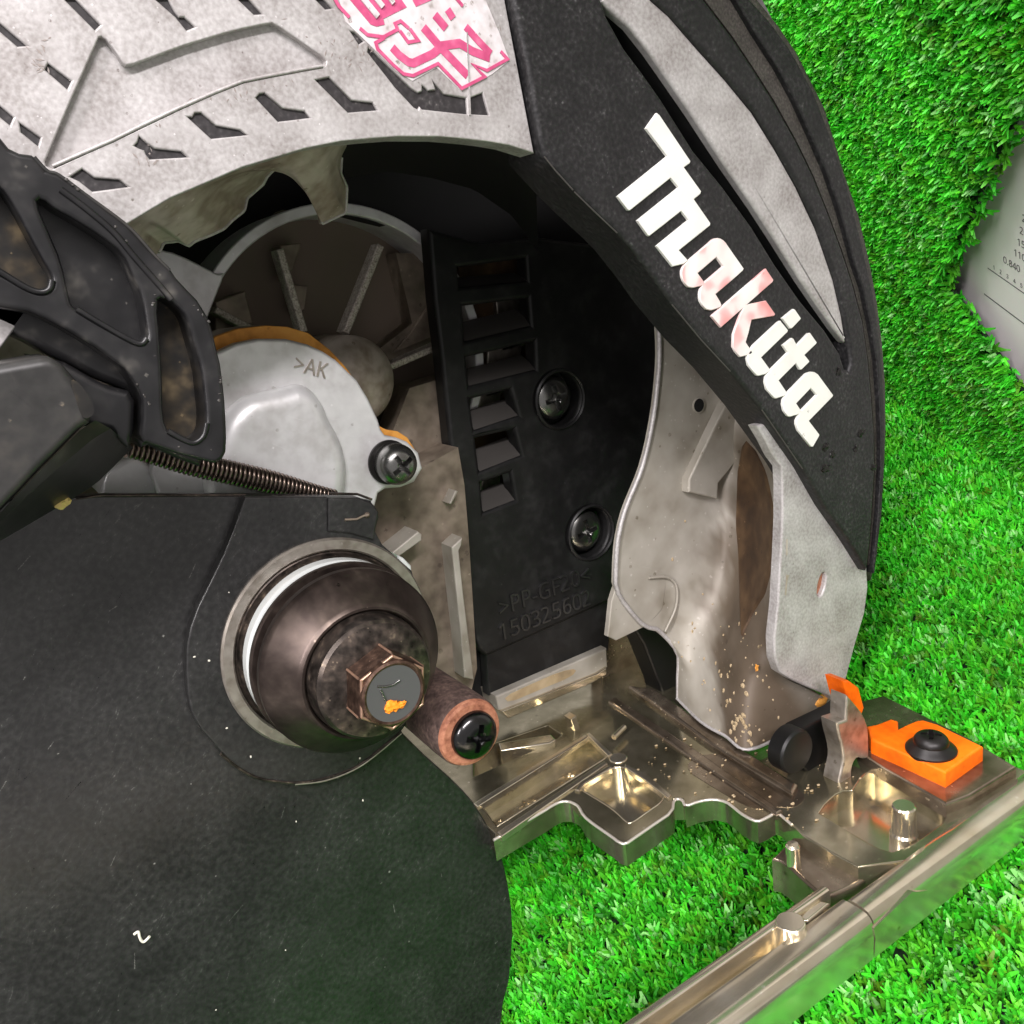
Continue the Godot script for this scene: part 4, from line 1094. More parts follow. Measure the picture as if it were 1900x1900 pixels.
	for k in 40:
		var t := k / 39.0 * 6.99
		var n := int(t)
		var w := t - n
		var row := []
		for m in 16:
			var uu: float = lerpf(lerpf(ul[n], ul[n + 1], w), lerpf(ur[n], ur[n + 1], w), m / 15.0) * 30.0
			var vv: float = lerpf(vs[n], vs[n + 1], w) * 39.0
			var a0: Vector3 = fine[int(uu)][int(vv)].lerp(fine[int(uu) + 1][int(vv)], uu - int(uu))
			var a1: Vector3 = fine[int(uu)][int(vv) + 1].lerp(fine[int(uu) + 1][int(vv) + 1], uu - int(uu))
			var gi := clampi(int(uu), 1, 29)
			var gj := clampi(int(vv), 1, 38)
			var gn2: Vector3 = (fine[gi + 1][gj] - fine[gi - 1][gj]).cross(fine[gi][gj + 1] - fine[gi][gj - 1]).normalized() * -away
			row.append(a0.lerp(a1, vv - int(vv)) + gn2 * (0.5 if m > 0 and m < 15 and k > 0 and k < 39 else -0.05))
		rows.append(row)
	st = st0()
	loft(st, rows, true, Vector3(-0.5, 0.1, 1))
	put("chip_outlet", st, M.rust, o)
	st = st0()
	tube(st, spline([103.9, -20.2, -11.6, 110.4, -22, -11.6, 113.5, -24.8, -11.4, 114, -28.9, -11.2, 112.2, -33.6, -11, 107.2, -38.5, -10.4], 5), 0.45, 6)
	put("pressed_line", st, M.silver_inside, o)
	st = st0()
	var hc := Zp2([128.7, 27.2])
	lathe(st, [2.3, -0.4, 2.3, 0.25, 2.0, 0.3], Vector3(hc.x, hc.y, -12), Basis.IDENTITY, 24)
	put("hole_rim", st, M.silver_inside, o)
	st = st0()
	lathe(st, [2.1, 0.15, 0, 0.15], Vector3(hc.x, hc.y, -12), Basis.IDENTITY, 24)
	put("hole", st, M.void, o)  # dark disc painted in for the shade inside the hole
	# caked sawdust and rust spots in the scoop
	var flecks := st0()
	var r2 := RandomNumberGenerator.new()
	r2.seed = 8
	for k in 60:
		var i := r2.randi_range(8, 24)
		var j := r2.randi_range(27, 38)
		if r2.randf() < 0.3: i = r2.randi_range(2, 28); j = r2.randi_range(18, 38)
		var p: Vector3 = fine[i][j].lerp(fine[mini(i + 1, 30)][mini(j + 1, 39)], r2.randf())
		var s := r2.randf_range(0.15, 0.5)
		ball(flecks, p, Vector3(s, s * r2.randf_range(0.6, 1.8), 0.25), 5, 0.8, k)
	var fl := put("sawdust_flecks", flecks, M.straw, o)
	fl.set_meta("kind", "stuff")
	st = st0()
	for k in 26:
		var i := r2.randi_range(13, 18)
		var j := r2.randi_range(33, 38)
		var s := r2.randf_range(0.35, 1.0)
		ball(st, fine[i][j].lerp(fine[i + 1][j + 1], r2.randf()) + Vector3(0.15, 0, -0.15), Vector3(0.35, s, s * 0.9), 7, 0.7, 300 + k)
	put("sawdust_cake", st, M.straw, o)
	st = st0()
	ball(st, Zp3([110, -40.1, 23.5]), Vector3(0.6, 1.0, 0.4), 6, 0.9, 3)
	ball(st, Zp3([131.3, -57.3, 27]), Vector3(2.6, 1.8, 1.2), 7, 0.5, 4)
	put("resin_lump", st, M.gasket, o)

func Zp2(a: Array) -> Vector2:
	return Vector2(a[0], a[1])

func Zp3(a: Array) -> Vector3:
	return Vector3(a[0], a[1], a[2])

# ---------------------------------------------------------------- lower guard and arbor
func lower_guard() -> void:
	var o := Node3D.new()
	o.name = "lower_guard"
	saw.add_child(o)
	var plate := pv([-66.3, 49.2, -37.5, 43.4, -22.4, 39.6, -10.6, 36.6, 6.7, 32, 16.6, 28.3, 16.3, 19.4, 13.8, -29.2, 18.6, -37.5, 24.3, -46.5, 27.5, -52, 29.8, -56.6, 32.2, -63.2, 34.2, -70.1, 35.3, -75.1, 35.9, -79.9, 36.2, -87, 36.1, -93.8, 35.4, -100.8, 34.1, -106.9, 32, -115.4, 29.3, -120.9, 27.5, -127.3])
	plate.append_array(chaikin(pv([22, -131, 0, -135, -40, -130, -90, -104, -122, -62, -128, 0, -112, 40]), 2, false))
	part_slab("guard_plate", plate, -3.0, 0.0, 0.5, M.guard_steel, o)
	var hub := pv([-11.4, 36.9, -14.6, 31.6, -17.9, 26.6, -21.6, 21.8, -25.2, 17.3, -27.6, 13.5, -29.1, 10, -30.4, 5, -31.2, 0.1, -31.4, -4.3, -30.5, -8.6, -28.8, -12.7, -27.1, -16.9, -25.3, -20.3, -22.5, -23.8, -19.4, -26.4, -16.5, -28.1, -13.4, -29.5, -10.2, -30.6, -7.1, -31.3, -3.6, -31.7, -0.1, -31.7, 2.8, -31.1, 5.6, -30.3, 12.8, -27.7, 19.6, -22.1, 24, -9.5, 22.4, 10.3, 16.3, 18.6, 15.2, 22.1, 16.7, 24.9, 16.5, 27, 15.4, 28.9, 12.4, 30.7, 5.8, 32.5])
	part_slab("hub_plate", hub, 0.0, 2.6, 0.5, M.guard_steel, o)
	part_slab("end_tab", pv([5.6, 32.5, 12.1, 30.7, 14.9, 29, 16.5, 26.3, 15.1, 22.9, 14.2, 20.3, 9, 23.4, 4.2, 25.2]), 2.0, 3.3, 0.4, M.guard_steel, o)
	var st := st0()
	tube(st, spline([-27.8, -15.7, 2.6, -25.2, -20.1, 2.6, -22.4, -23.6, 2.6, -19.3, -26.1, 2.6, -13.4, -29.4, 2.6, -7, -31.2, 2.6, 0, -31.6, 2.6, 5.6, -30.2, 2.6, 12.8, -27.5, 2.6], 5), 0.35, 6)
	put("pale_edge", st, M.boss_dark, o)  # rim tubes, paler than the plate
	st = st0()
	tube(st, spline([-14.1, -29.5, 2.7, -7.2, -31.7, 2.7, -0.2, -32, 2.7, 5.5, -30.7, 2.7, 12.7, -28, 2.7], 5), 0.22, 6)
	put("pale_edge", st, M.ring_steel, o)
	st = st0()
	tube(st, p3([-42.8, 43.7, -0.3, -37.5, 43.4, -0.1, -22.4, 39.6, -0.1, -10.6, 36.6, -0.1]), 0.3, 6)
	put("pale_edge", st, M.boss_dark, o)
	st = st0()
	tube(st, p3([7.8, 32, -2, 14.3, 30.2, -2, 17.5, 28.1, -2]), 0.3, 6)
	put("pale_edge", st, M.boss_dark, o)
	st = st0()
	var bx := pv([13.6, 26.4])[0]
	tube(st, p3([8.3, 26.8, 3.5, 11, 26.2, 3.5, 12.8, 26.5, 3.5, 13.9, 26.4, 3.5]), 0.28, 6)
	ball(st, Vector3(bx.x, bx.y, 3.4), Vector3(0.7, 0.7, 0.3), 5)
	put("scratch", st, M.dark_cast, o)
	# return spring
	st = st0()
	var ax := [Zp3([-29.9, 50.3, -5]), Zp3([10.1, 30.1, -5])]
	var d: Vector3 = (ax[1] - ax[0])
	var len_ := d.length()
	d /= len_
	var u := d.cross(Vector3(0, 0, 1)).normalized()
	var v := d.cross(u)
	var path := PackedVector3Array()
	var turns := 46.0
	for i in int(turns * 14) + 1:
		var t := i / (turns * 14)
		var a := TAU * turns * t
		var rr := 2.25 - 0.9 * smoothstep(0.6, 1.0, t) - 0.8 * (1.0 - smoothstep(0.0, 0.3, t))
		path.append(ax[0] + d * len_ * t + (u * cos(a) + v * sin(a)) * rr)
	tube(st, path, 0.42, 6)
	put("return_spring", st, M.spring_steel, o)

func arbor() -> void:
	var o := Node3D.new()
	o.name = "arbor_flange"
	saw.add_child(o)
	var st := st0()
	lathe(st, [24.0, 0, 24.0, 3.1, 23.6, 3.6, 21.6, 3.6, 21.2, 3.2, 21.2, 1], Vector3.ZERO, Basis.IDENTITY, 128)
	put("bearing_ring", st, M.ring_steel, o)
	st = st0()
	lathe(st, [21.2, 1.5, 21.1, 2.6, 20.6, 3.0, 20.1, 4.6, 20.0, 5.0], Vector3.ZERO, Basis.IDENTITY, 128)
	lathe(st, [19.0, 8, 17.8, 8.0, 17.8, 11.2, 10, 11.2], Vector3.ZERO, Basis.IDENTITY, 96)
	put("seal", st, M.boss_dark, o)
	st = st0()
	lathe(st, [20.0, 4.6, 20.0, 7.5, 19.6, 8.2, 18.4, 8.4, 17.8, 8.1], Vector3.ZERO, Basis.IDENTITY, 128)
	put("retaining_ring", st, M.white_ring, o)
	st = st0()
	lathe(st, [10, 10.2, 20.0, 10.2, 20.4, 10.6, 20.4, 11.5, 20.1, 11.9, 18.8, 12.0, 18.8, 14.0, 19.8, 14.2, 20.0, 14.6, 20.0, 16.0, 19.6, 16.7, 19.3, 17.1, 14.7, 22.8, 14.4, 23.1, 13.9, 23.5, 13.4, 23.5, 13.0, 23.0, 12.9, 20], Vector3.ZERO, Basis.IDENTITY, 144)
	put("outer_flange", st, M.flange_brown, o)
	st = st0()
	lathe(st, [12.9, 20, 12.7, 24.2, 12.3, 27.2, 11.7, 27.9, 11.0, 28.1, 9.2, 28.7, 6.0, 29.2], Vector3.ZERO, Basis.IDENTITY, 96)
	put("washer", st, M.boss_dark, o)
	var b := Node3D.new()
	b.name = "arbor_bolt"
	o.add_child(b)
	var hexa := PackedVector2Array()
	for i in 6: hexa.append(Vector2.from_angle(deg_to_rad(80 + 60 * i)) * 7.9)
	st = st0()
	slab(st, hexa, 28.2, 35.2, 0.7)
	lathe(st, [6.9, 34.8, 6.6, 35.6, 6.1, 35.85, 5.7, 35.7, 5.5, 35.2], Vector3.ZERO, Basis.IDENTITY, 64)
	put("hex_head", st, M.copper, b)
	st = st0()
	for i in 6:
		var c0 := hexa[i] * 0.93
		var c1 := hexa[(i + 1) % 6] * 0.93
		tube(st, PackedVector3Array([Vector3(hexa[i].x * .985, hexa[i].y * .985, 29), Vector3(hexa[i].x * .985, hexa[i].y * .985, 34.4), Vector3(c0.x, c0.y, 35.0)]), 0.3, 6)
		tube(st, PackedVector3Array([Vector3(c0.x, c0.y, 35.0), Vector3(c1.x, c1.y, 35.0)]), 0.34, 6)
	put("worn_hex_edges", st, M.worn_copper, b).set_meta("kind", "stuff")
	st = st0()
	lathe(st, [5.7, 35.62, 2.0, 35.5, 0, 35.5], Vector3.ZERO, Basis.IDENTITY, 48)
	put("bolt_face", st, M.oily, b)
	st = st0()
	tube(st, p3([-2.5, 1.8, 35.6, -2, -0.3, 35.6, -1.8, -0.8, 35.6]), 0.25, 6)
	tube(st, p3([-3, 2.7, 35.6, -1.3, 2, 35.6, 0.2, 1.8, 35.6, 1.6, 2.2, 35.6]), 0.25, 6)
	put("stamped_mark", st, M.screw_grey, b)
	st = st0()
	ball(st, Zp3([-0.9, -2.4, 35.7]), Vector3(1.5, 1.1, 0.5), 8, 0.8, 5)
	ball(st, Zp3([0.8, -2.7, 35.7]), Vector3(1.3, 0.6, 0.4), 8, 0.8, 6)
	put("paint_flake", st, M.flake_orange, b)
	part_slab("clip", pv([21.4, 13.5, 22.9, 12.3, 24.5, 9.9, 24.3, 6.6, 22.8, 7.1, 21.5, 10.8]), -6.0, -2.0, 0.8, M.white_ring, o)
	# rubber stop beside the flange
	var s := Node3D.new()
	s.name = "rubber_stop"
	saw.add_child(s)
	var c := Zp3([22.4, -24.8, 20])
	st = st0()
	lathe(st, [8.0, -30, 8.3, -6, 8.2, -1.6, 7.9, -0.9], c, Basis.IDENTITY, 64)
	put("sleeve", st, M.rubber_rust, s)
	st = st0()
	lathe(st, [7.9, -0.9, 7.6, -0.2, 6.9, 0.1, 5.4, 0.0, 4.0, -0.2], c, Basis.IDENTITY, 64)
	put("end_ring", st, M.rubber_ring, s)
	cross_screw(s, "stop_screw", c + Vector3(0.5, -0.4, 0.4), 5.7, 3.4, M.screw_black, Basis.IDENTITY, -0.35)

# ---------------------------------------------------------------- retracting lever
func lever() -> void:
	var o := Node3D.new()
	o.name = "guard_lever"
	saw.add_child(o)
	var top := [-53.5, 107.9, -44.2, 102.4, -42, 100.9, -41.3, 99.5, -40.2, 98.8, -38.7, 98.5, -38, 97.7, -37.4, 96.5, -36.1, 96, -32.9, 93, -30.8, 90.7, -28.6, 88.5, -26, 84.4, -24.1, 81.8, -23.4, 80.2, -22.2, 78.3, -21.1, 76.7, -20, 73.7, -19.8, 71.3, -19.8, 69, -19.7, 66.7, -19.9, 64.3, -20.2, 61.2, -20.7, 58, -21.2, 55.2, -21.8, 52.9, -22.6, 51.9, -23.9, 51.5]
	var body := pv(top)
	body.append_array(pv([-24.7, 50.1, -28, 52.3, -31.9, 55.4, -33.1, 55.3, -33.7, 57.1, -33.2, 59, -32.5, 61.4, -32.5, 63.3, -33.4, 64.7, -35.5, 66.1, -37.4, 67.4, -40.1, 69.8, -42.6, 71.8, -44.8, 73.9, -47.9, 76.2, -60.1, 84.7]))
	part_slab("arm", body, 20.0, 32.0, 1.4, M.lever_black, o)
	var frame := pv(top)
	frame.append_array(pv([-24.8, 51.9, -29.2, 54.3, -33.6, 57.1, -33.9, 58.5, -33.1, 60.8, -32.5, 63.4, -32.6, 64.6, -32.9, 65.8, -33.8, 68.4, -37, 72, -40.3, 75.1, -42.6, 77, -44.3, 78.1, -47.6, 79.2, -59.2, 87]))
	var h1 := chaikin(pv([-47.8, 98.1, -45.6, 97, -43.6, 94.8, -42.6, 92.1, -41.7, 88.3, -41, 85.3, -40.4, 83.4, -40.2, 82.2, -40.7, 81, -42, 80.5, -43.7, 81.4, -46.4, 83.8, -50.8, 86.8]), 1)
	var h2 := chaikin(pv([-39.7, 92.3, -38.9, 92.8, -37.6, 91.3, -35.7, 89.9, -32.7, 87.3, -30.2, 84.6, -29.6, 81.5, -29, 78.3, -29.3, 74.4, -29.5, 72.3, -30.6, 71.6, -32, 72.4, -38.3, 77.8, -38.7, 78.9, -38.4, 84.3, -39.1, 88.6]), 1)
	var h3 := chaikin(pv([-27, 77.2, -26, 77.7, -24.5, 76.4, -23.3, 74.5, -23.1, 71.2, -22.8, 66.6, -23.2, 62.7, -23.7, 58.8, -24.5, 56.4, -26.3, 55.5, -27.8, 56.4, -29.7, 57.9, -30, 60.1, -28.7, 66.2, -27.9, 70.9]), 1)
	part_slab("arm_frame", frame, 31.0, 39.0, 0.8, M.lever_black, o, [h1, h2, h3])
	part_slab("pocket_floor", h1, 31.0, 33.0, 0.0, M.lever_dusty, o)
	part_slab("pocket_floor", h2, 31.0, 33.6, 0.0, M.lever_black, o)
	part_slab("pocket_floor", h3, 31.0, 32.6, 0.0, M.lever_dusty, o)
	var st := st0()
	for k in [[-48, 85.1, 39, -46.4, 83.9, 39, -43.7, 81.4, 39, -42.1, 80.6, 39, -40.9, 80.9, 39, -40.3, 82, 39], [-38.1, 77.7, 39, -35.3, 75.1, 39, -32, 72.3, 39, -30.6, 71.6, 39, -29.7, 72.2, 39], [-29.8, 58.1, 39, -27.8, 56.3, 39, -26.3, 55.5, 39, -24.7, 56.3, 39, -23.8, 58.1, 39]]:
		tube(st, spline(k, 6), 0.45, 8)
	put("pocket_lip", st, M.lever_black, o)
	st = st0()
	tube(st, spline([-36.3, 93.8, 39, -33.6, 91, 39, -30.8, 87.6, 39, -28.7, 83.8, 39, -26.2, 79.5, 39, -25, 77.3, 39], 6), 0.5, 8)
	put("moulded_rib", st, M.lever_black, o)
	st = st0()
	tube(st, spline([-38.5, 98.2, 38.7, -37.3, 96.3, 38.7, -36, 95.7, 38.7, -33, 92.7, 38.7, -28.6, 88.2, 38.7, -26, 84.1, 38.7, -24.2, 81.5, 38.7], 6), 0.3, 6)
	put("pale_edge", st, M.pad_grey, o)  # paler tube paints in the highlight along the dusty top rail
	# the thumb pad at the end
	st = st0()
	slab(st, pv([-57.3, 71.6, -49.8, 72, -45.2, 72.1, -43.8, 72, -42.4, 70.7, -40.9, 67.5, -40.2, 64, -41, 62.2, -42.2, 61.7, -48.2, 57.5, -54.7, 52.7, -64.2, 45.7]), 30.0, 46.0, 1.4)
	put("thumb_pad", st, M.pad_grey, o)
	part_slab("dirt_patch", chaikin(pv([-42.1, 68.9, -40.9, 67.8, -40, 65.1, -40.1, 63.4, -41.4, 62.9, -41.9, 63.6, -42, 65.9]), 2), 45.8, 46.08, 0.0, M.lever_dusty, o)
	st = st0()
	var ra := resample(p3([-64.2, 45.7, 45.6, -54.7, 52.7, 45.6, -48.2, 57.5, 45.6, -42.2, 61.7, 45.6, -40, 62.3, 44]), 20)
	var rb := resample(p3([-64.7, 43.8, 43, -55, 51, 43, -47.7, 55.7, 43, -40.6, 59.8, 43, -38.1, 60.5, 42]), 20)
	var rc := resample(p3([-65.3, 41.1, 28, -55.6, 45.2, 28, -45.7, 48.6, 28, -40.4, 50.6, 28, -33.7, 55.1, 28]), 20)
	loft(st, [ra, rb], true, Vector3(0, -0.3, 1))
	loft(st, [rb, rc], true, Vector3(0, -1, 0.5))
	put("thumb_pad_edge", st, M.lever_black, o)
	st = st0()
	slab(st, pv([-45.2, 72.2, -41.3, 70.6, -38.2, 67.7, -36.4, 66.2, -33.7, 64.9, -33.2, 63.3, -34.3, 58.9, -35.7, 56.4, -37.7, 59.6, -41.4, 61.2, -44, 65.8]), 24.0, 38.0, 1.2)
	put("pad_root", st, M.lever_black, o)
	st = st0()
	ball(st, Zp3([-46.1, 49.2, 29.5]), Vector3(1.3, 1.0, 0.5), 6, 0.6, 2)
	put("paint_fleck", st, M.flake_yellow, o)
	st = st0()
	var r2 := RandomNumberGenerator.new()
	r2.seed = 4
	var sp := pv([-32.8, 66.5, -29, 54.9, -23.7, 52.4, -20.2, 64.7, -20, 73, -25.4, 81.7, -31, 89.9, -35.4, 95.3])
	for k in 40:
		var c := sp[k % 8].lerp(sp[(k * 3 + 1) % 8], r2.randf() * 0.35)
		if Geometry2D.is_point_in_polygon(c, frame) and not Geometry2D.is_point_in_polygon(c, h2) and not Geometry2D.is_point_in_polygon(c, h3):
			ball(st, Vector3(c.x, c.y, 39.0), Vector3(r2.randf_range(0.08, 0.3), r2.randf_range(0.06, 0.25), 0.12), 4, 0.6, k)
	put("dust_specks", st, M.louvre_grey, o).set_meta("kind", "stuff")

# ---------------------------------------------------------------- base plate
func base_plate() -> void:
	var o := Node3D.new()
	o.name = "base_plate"
	saw.add_child(o)
	var nk: StandardMaterial3D = M.nickel
	var nd: StandardMaterial3D = M.nickel_dirty
	var front := [31.4, 4.9, 39.5, 4.3, 47.8, 3.8, 51.1, 3.3, 53.7, 3.4, 55, 4.3, 55.7, 5.3, 56.1, 7, 56.1, 8.7, 54.6, 12.7, 54.4, 17.1, 54.7, 24.8, 54.6, 27.3, 55.3, 29, 58.3, 28.7, 65.7, 27.9, 72.6, 27.3, 76.7, 23.4, 78.3, 25, 76.6, 27.8, 80.8, 28.6, 84.2, 30.5, 85.7, 33.5, 85.4, 36.2, 84.8, 39.4, 84.8, 42.3, 85.3, 44.6, 87.3, 45, 91, 45.1, 91.5, 46.2, 91.2, 47.7, 90.2, 52.1, 89.1, 55.6]
	var outline := pv(front)
	outline.append_array(pv([88.9, 63.6, 89.3, 71, 100, 77.5, 150, 77.5]))
	outline.append_array(pv([150, 60, 150, -70, 33, -70, 33, 3]))
	var a := pv([37, -12, 79.3, -18.4, 77.2, -5, 75.3, -4.5, 35, 0.7])
	var b := chaikin(pv([61.1, 2.2, 63.5, 1, 74, 0.4, 77.2, 2.8, 77.4, 11.4, 76.2, 20.3, 73.4, 22.3, 68.2, 22.9, 61.6, 23.8, 61.1, 22.5, 62.1, 16.5, 61.7, 8.6]), 2)
	var c := chaikin(pv([109.7, 50.2, 112.4, 52.1, 119.3, 49.9, 124.3, 49.9, 123.8, 56.3, 122.6, 66.2, 121.5, 71.8, 118.3, 74.1, 110.3, 74.3, 104, 74.2, 99.1, 72.8, 97.9, 69.6, 98.2, 62.5, 98.9, 52.5, 103.2, 51]), 1, true, 50.0)
	var e := pv([49.8, -36.1, 74.6, -32.1, 74.5, -24.5, 71, -23.1, 57.3, -23.3, 42.6, -23.9])
	part_slab("web", outline, -72.6, -66.0, 0.45, M.web_reflection, o, [a, b, c, e], "y")
	var es := st0()
	var fe := chaikin(pv(front), 1, false)
	var path := PackedVector3Array()
	for k in fe.size() - 2: path.append(Vector3(fe[k].x, -66.15, fe[k].y))
	tube(es, path, 0.42, 6)
	put("highlight_bead", es, M.edge_highlight, o)  # added bead, paler than the web, that paints the edge highlight
	for hh in [a, b]:
		es = st0()
		path = PackedVector3Array()
		for k in hh.size() + 1: path.append(Vector3(hh[k % hh.size()].x, -66.1, hh[k % hh.size()].y))
		tube(es, path, 0.3, 6)
		put("pocket_edge", es, nk, o)
	var under := PackedVector2Array()
	for q in inset(ccw(clean(outline)), 1.2): under.append(q)
	part_slab("web_floor", under, -73.0, -71.6, 0.0, nk, o, [], "y")
	part_slab("boss", circle([78.4, -1.8], 2.7), -74.0, -65.6, 0.4, nk, o, [], "y")
	# long shallow grooves and ridges across the web
	part_slab("ridge", pv([96.6, -29, 100.3, -30.2, 96.4, 13.3, 92.4, 46.5, 89.9, 46.6, 92.5, 15.3]), -67.0, -65.0, 0.8, nd, o, [], "y")
	part_slab("ridge", pv([107, -31.2, 111.9, -23.3, 106.8, 11.7, 102.9, 42.4, 98.3, 44.6, 100.5, 13.6]), -67.0, -64.0, 1.4, nd, o, [], "y")
	part_slab("dirty_patch", chaikin(pv([88.3, 13, 101.6, 14.5, 102.3, 33.8, 103.6, 45.2, 96.3, 47.9, 92.4, 42.6, 87.8, 41.4, 87.6, 28.3]), 2), -66.2, -65.9, 0.0, nd, o, [], "y")
	part_slab("shelf", chaikin(pv([91.5, 51.1, 100, 48.1, 99.8, 63.5, 95.1, 71.5, 90.3, 72, 83.6, 71, 80.7, 70.3, 79, 69.2, 80.2, 62.9, 81.9, 55.5, 80.7, 53.1]), 1, true, 40.0), -79.0, -69.5, 0.8, nd, o, [], "y")
	part_slab("shelf_step", pv([92, 53, 95.4, 55.2, 93.9, 68.7, 92.3, 69.3, 91.1, 55.5]), -70.0, -68.6, 0.4, nk, o, [], "y")
	var pin := Zp3([83.2, -69.5, 57.5])
	var st := st0()
	lathe(st, [1.7, -2, 1.7, 4.6, 1.3, 5.2, 0, 5.3], pin, Basis(Vector3(1, 0, 0), -PI / 2), 24)
	put("pin", st, nk, o)
	var post := Zp3([110, -72, 68.4])
	st = st0()
	lathe(st, [3.3, -1, 3.3, 3.2, 2.9, 3.8, 2.75, 10.6, 2.4, 11.0, 0, 11.0], post, Basis(Vector3(1, 0, 0), -PI / 2), 36)
	put("post", st, nk, o)
	st = st0()
	tube(st, p3([82.3, -63.5, -8.2, 88.2, -63.5, -10.5]), 0.9, 8)
	box(st, Zp3([79.2, -64, -24.9]), Vector3(2.2, 5.0, 3.6), Basis(Vector3(0, 0, 1), 0.2), 0.3)
	put("locating_pin", st, nk, o)
	part_slab("rib", pv([56.3, -32.1, 70.8, -24.7, 70.2, -21.3, 67.7, -20.9, 54.6, -27.9]), -72.0, -64.5, 0.5, nk, o, [], "y")
	# raised rims of the pockets
	for k in [[35.1, -11.6, 79.2, -18.4, 78.9, -16.4, 35.2, -9.4], [79.3, -18.3, 80.9, -18.4, 78.1, -4, 76.4, -3.7], [33.3, 3.7, 74.1, -2.8, 73.9, -1, 33.1, 6.1], [59.4, 2.6, 62.6, 0.7, 74.1, -0.1, 73.4, 1.5, 62.9, 2.4, 60.1, 3.9], [77.5, 2.5, 78.4, 10.8, 76.8, 22.5, 75.2, 23, 76.2, 12.3, 76.2, 3.6]]:
		part_slab("rim", pv(k), -67.0, -65.2, 0.4, nk, o, [], "y")
	# small cast lettering in the first pocket
	var flat := Basis(Vector3(1, 0, 0), -PI / 2)
	for k in [[[39.3, -71.5, -6.4], "83"], [[50.6, -71.5, -9.3], "-AK"], [[66.5, -71.5, -11.3], "78"]]:
		letters(o, "cast_letters", k[1], 4.2, 0.5, nk, Transform3D(flat, Zp3(k[0])))
	# side rail with its trough
	var prof := chaikin(pv([82.6, -77, 82.9, -69, 82.2, -67.0, 80.6, -66.0, 75.4, -66.2, 74.6, -66.8, 74.4, -71.2, 72.0, -71.2, 71.7, -66.4, 71.0, -65.9, 69.6, -66.2, 69.0, -67.0, 69.0, -77]), 1, true, 80.0)
	var r := Node3D.new()
	r.name = "side_rail"
	o.add_child(r)
	part_slab("rail_rear", prof, -100.0, 78.6, 0.0, nk, r, [], "x")
	part_slab("rail_front", chaikin(pv([82.6, -77, 82.9, -69, 82.2, -67.0, 80.6, -65.7, 76.6, -65.7, 75.8, -66.5, 75.8, -77]), 1, true, 80.0), 79.0, 150.0, 0.0, nk, r, [], "x")
	part_slab("rail_boss", circle([63.9, 73.3], 3.1), -72.0, -64.8, 0.4, nk, r, [], "y")
	part_slab("trough_end", pv([67.2, 72.3, 71.8, 71.3, 75.4, 71.6, 76.3, 73.5, 68.7, 74]), -72.0, -67.0, 0.5, nk, r, [], "y")
	part_slab("side_slot", pv([78.3, -68.5, 91.5, -66.7, 97.4, -69.5, 78.9, -72.1]), 82.0, 83.05, 0.0, nk, r)
	# bar under the motor shield, dusted with wood
	part_slab("cross_bar", pv([58.7, -50.4, 102, -49.9, 101.6, -56.6, 97, -57.5, 61.7, -56.4, 59.1, -55.3]), -44.0, -34.0, 0.6, M.silver_inside, o)
	part_slab("dust_streak", chaikin(pv([61.4, -51.6, 71.5, -51.2, 82.9, -51.1, 89.6, -52.5, 86.8, -54.5, 74.1, -54.2, 62.8, -54.2]), 1), -34.1, -33.88, 0.0, M.straw, o)
	part_slab("cross_bar_lip", pv([59.3, -55.3, 61.2, -55.4, 96.3, -56.6, 100.5, -55.9, 100.2, -58.5, 94.2, -59.3, 61.5, -58.8]), -44.0, -33.0, 0.5, nk, o)
	part_slab("rear_wall", pv([103.8, -51.2, 140.5, -51.6, 142.4, -86.9, 107.6, -77.3]), -50.0, -44.0, 0.5, nd, o)
	part_slab("depth_guide", pv([103.7, -38.7, 109.9, -38.9, 121.9, -48.8, 120.8, -74, 114.8, -72, 112.9, -62.9, 110.8, -56.3, 107.9, -47]), -30.0, -22.0, 1.0, M.rubber_black, o)
	# front corner: ledge, stand-off, black knob, orange sight
	part_slab("ledge", pv([140.7, 26.6, 124.2, 45.8, 122.4, 54.1, 119.8, 73.1, 127, 74.8, 145.8, 75.7, 149.9, 61, 154.4, 31.4]), -67.0, -63.0, 0.6, nd, o, [], "y")
	part_slab("stand_off", chaikin(pv([116.4, -41.7, 118.4, -44.1, 120.5, -46.8, 123.1, -50.4, 124.8, -54.6, 124.9, -60.4, 124.8, -63.5, 123.2, -63.7, 120.1, -61.6, 118.3, -62.5, 117.6, -64.8, 117.3, -68, 114.2, -68.2, 112.3, -67.3, 112.3, -65.4, 113.5, -62.6, 114.5, -59.8, 114, -56.1, 112.6, -51.4, 112.1, -48, 115.7, -48.6, 116, -44.7]), 1, true, 70.0), 43.0, 48.0, 0.7, M.ring_steel, o)
	part_slab("knob_bracket", pv([108.8, -52.4, 124.1, -53.2, 130.5, -52.1, 128.5, -58.6, 125, -64.8, 123.4, -72.2, 113.6, -69.7, 108.2, -63.3]), 34.0, 39.0, 1.0, M.rubber_black, o)
	st = st0()
	lathe(st, [6.0, -5, 6.0, -0.9, 5.6, -0.25, 5.0, 0, 0, 0.25], Zp3([103.1, -55, 43]), Basis.IDENTITY, 48)
	put("knob", st, M.rubber_black, o)
	var s := Node3D.new()
	s.name = "sight"
	s.set_meta("label", "orange plastic cutting-line sight with a black screw")
	o.add_child(s)
	part_slab("sight_block", pv([130.5, 43, 133.2, 44.2, 138.2, 45.1, 138.6, 47.1, 135.1, 49.6, 138.9, 49.8, 142.1, 50.3, 143.6, 51.4, 144.2, 55.2, 142.4, 68.9, 125.6, 69.3, 125.8, 59.7, 125.9, 47.8]), -63.0, -58.6, 0.7, M.orange, s, [], "y")
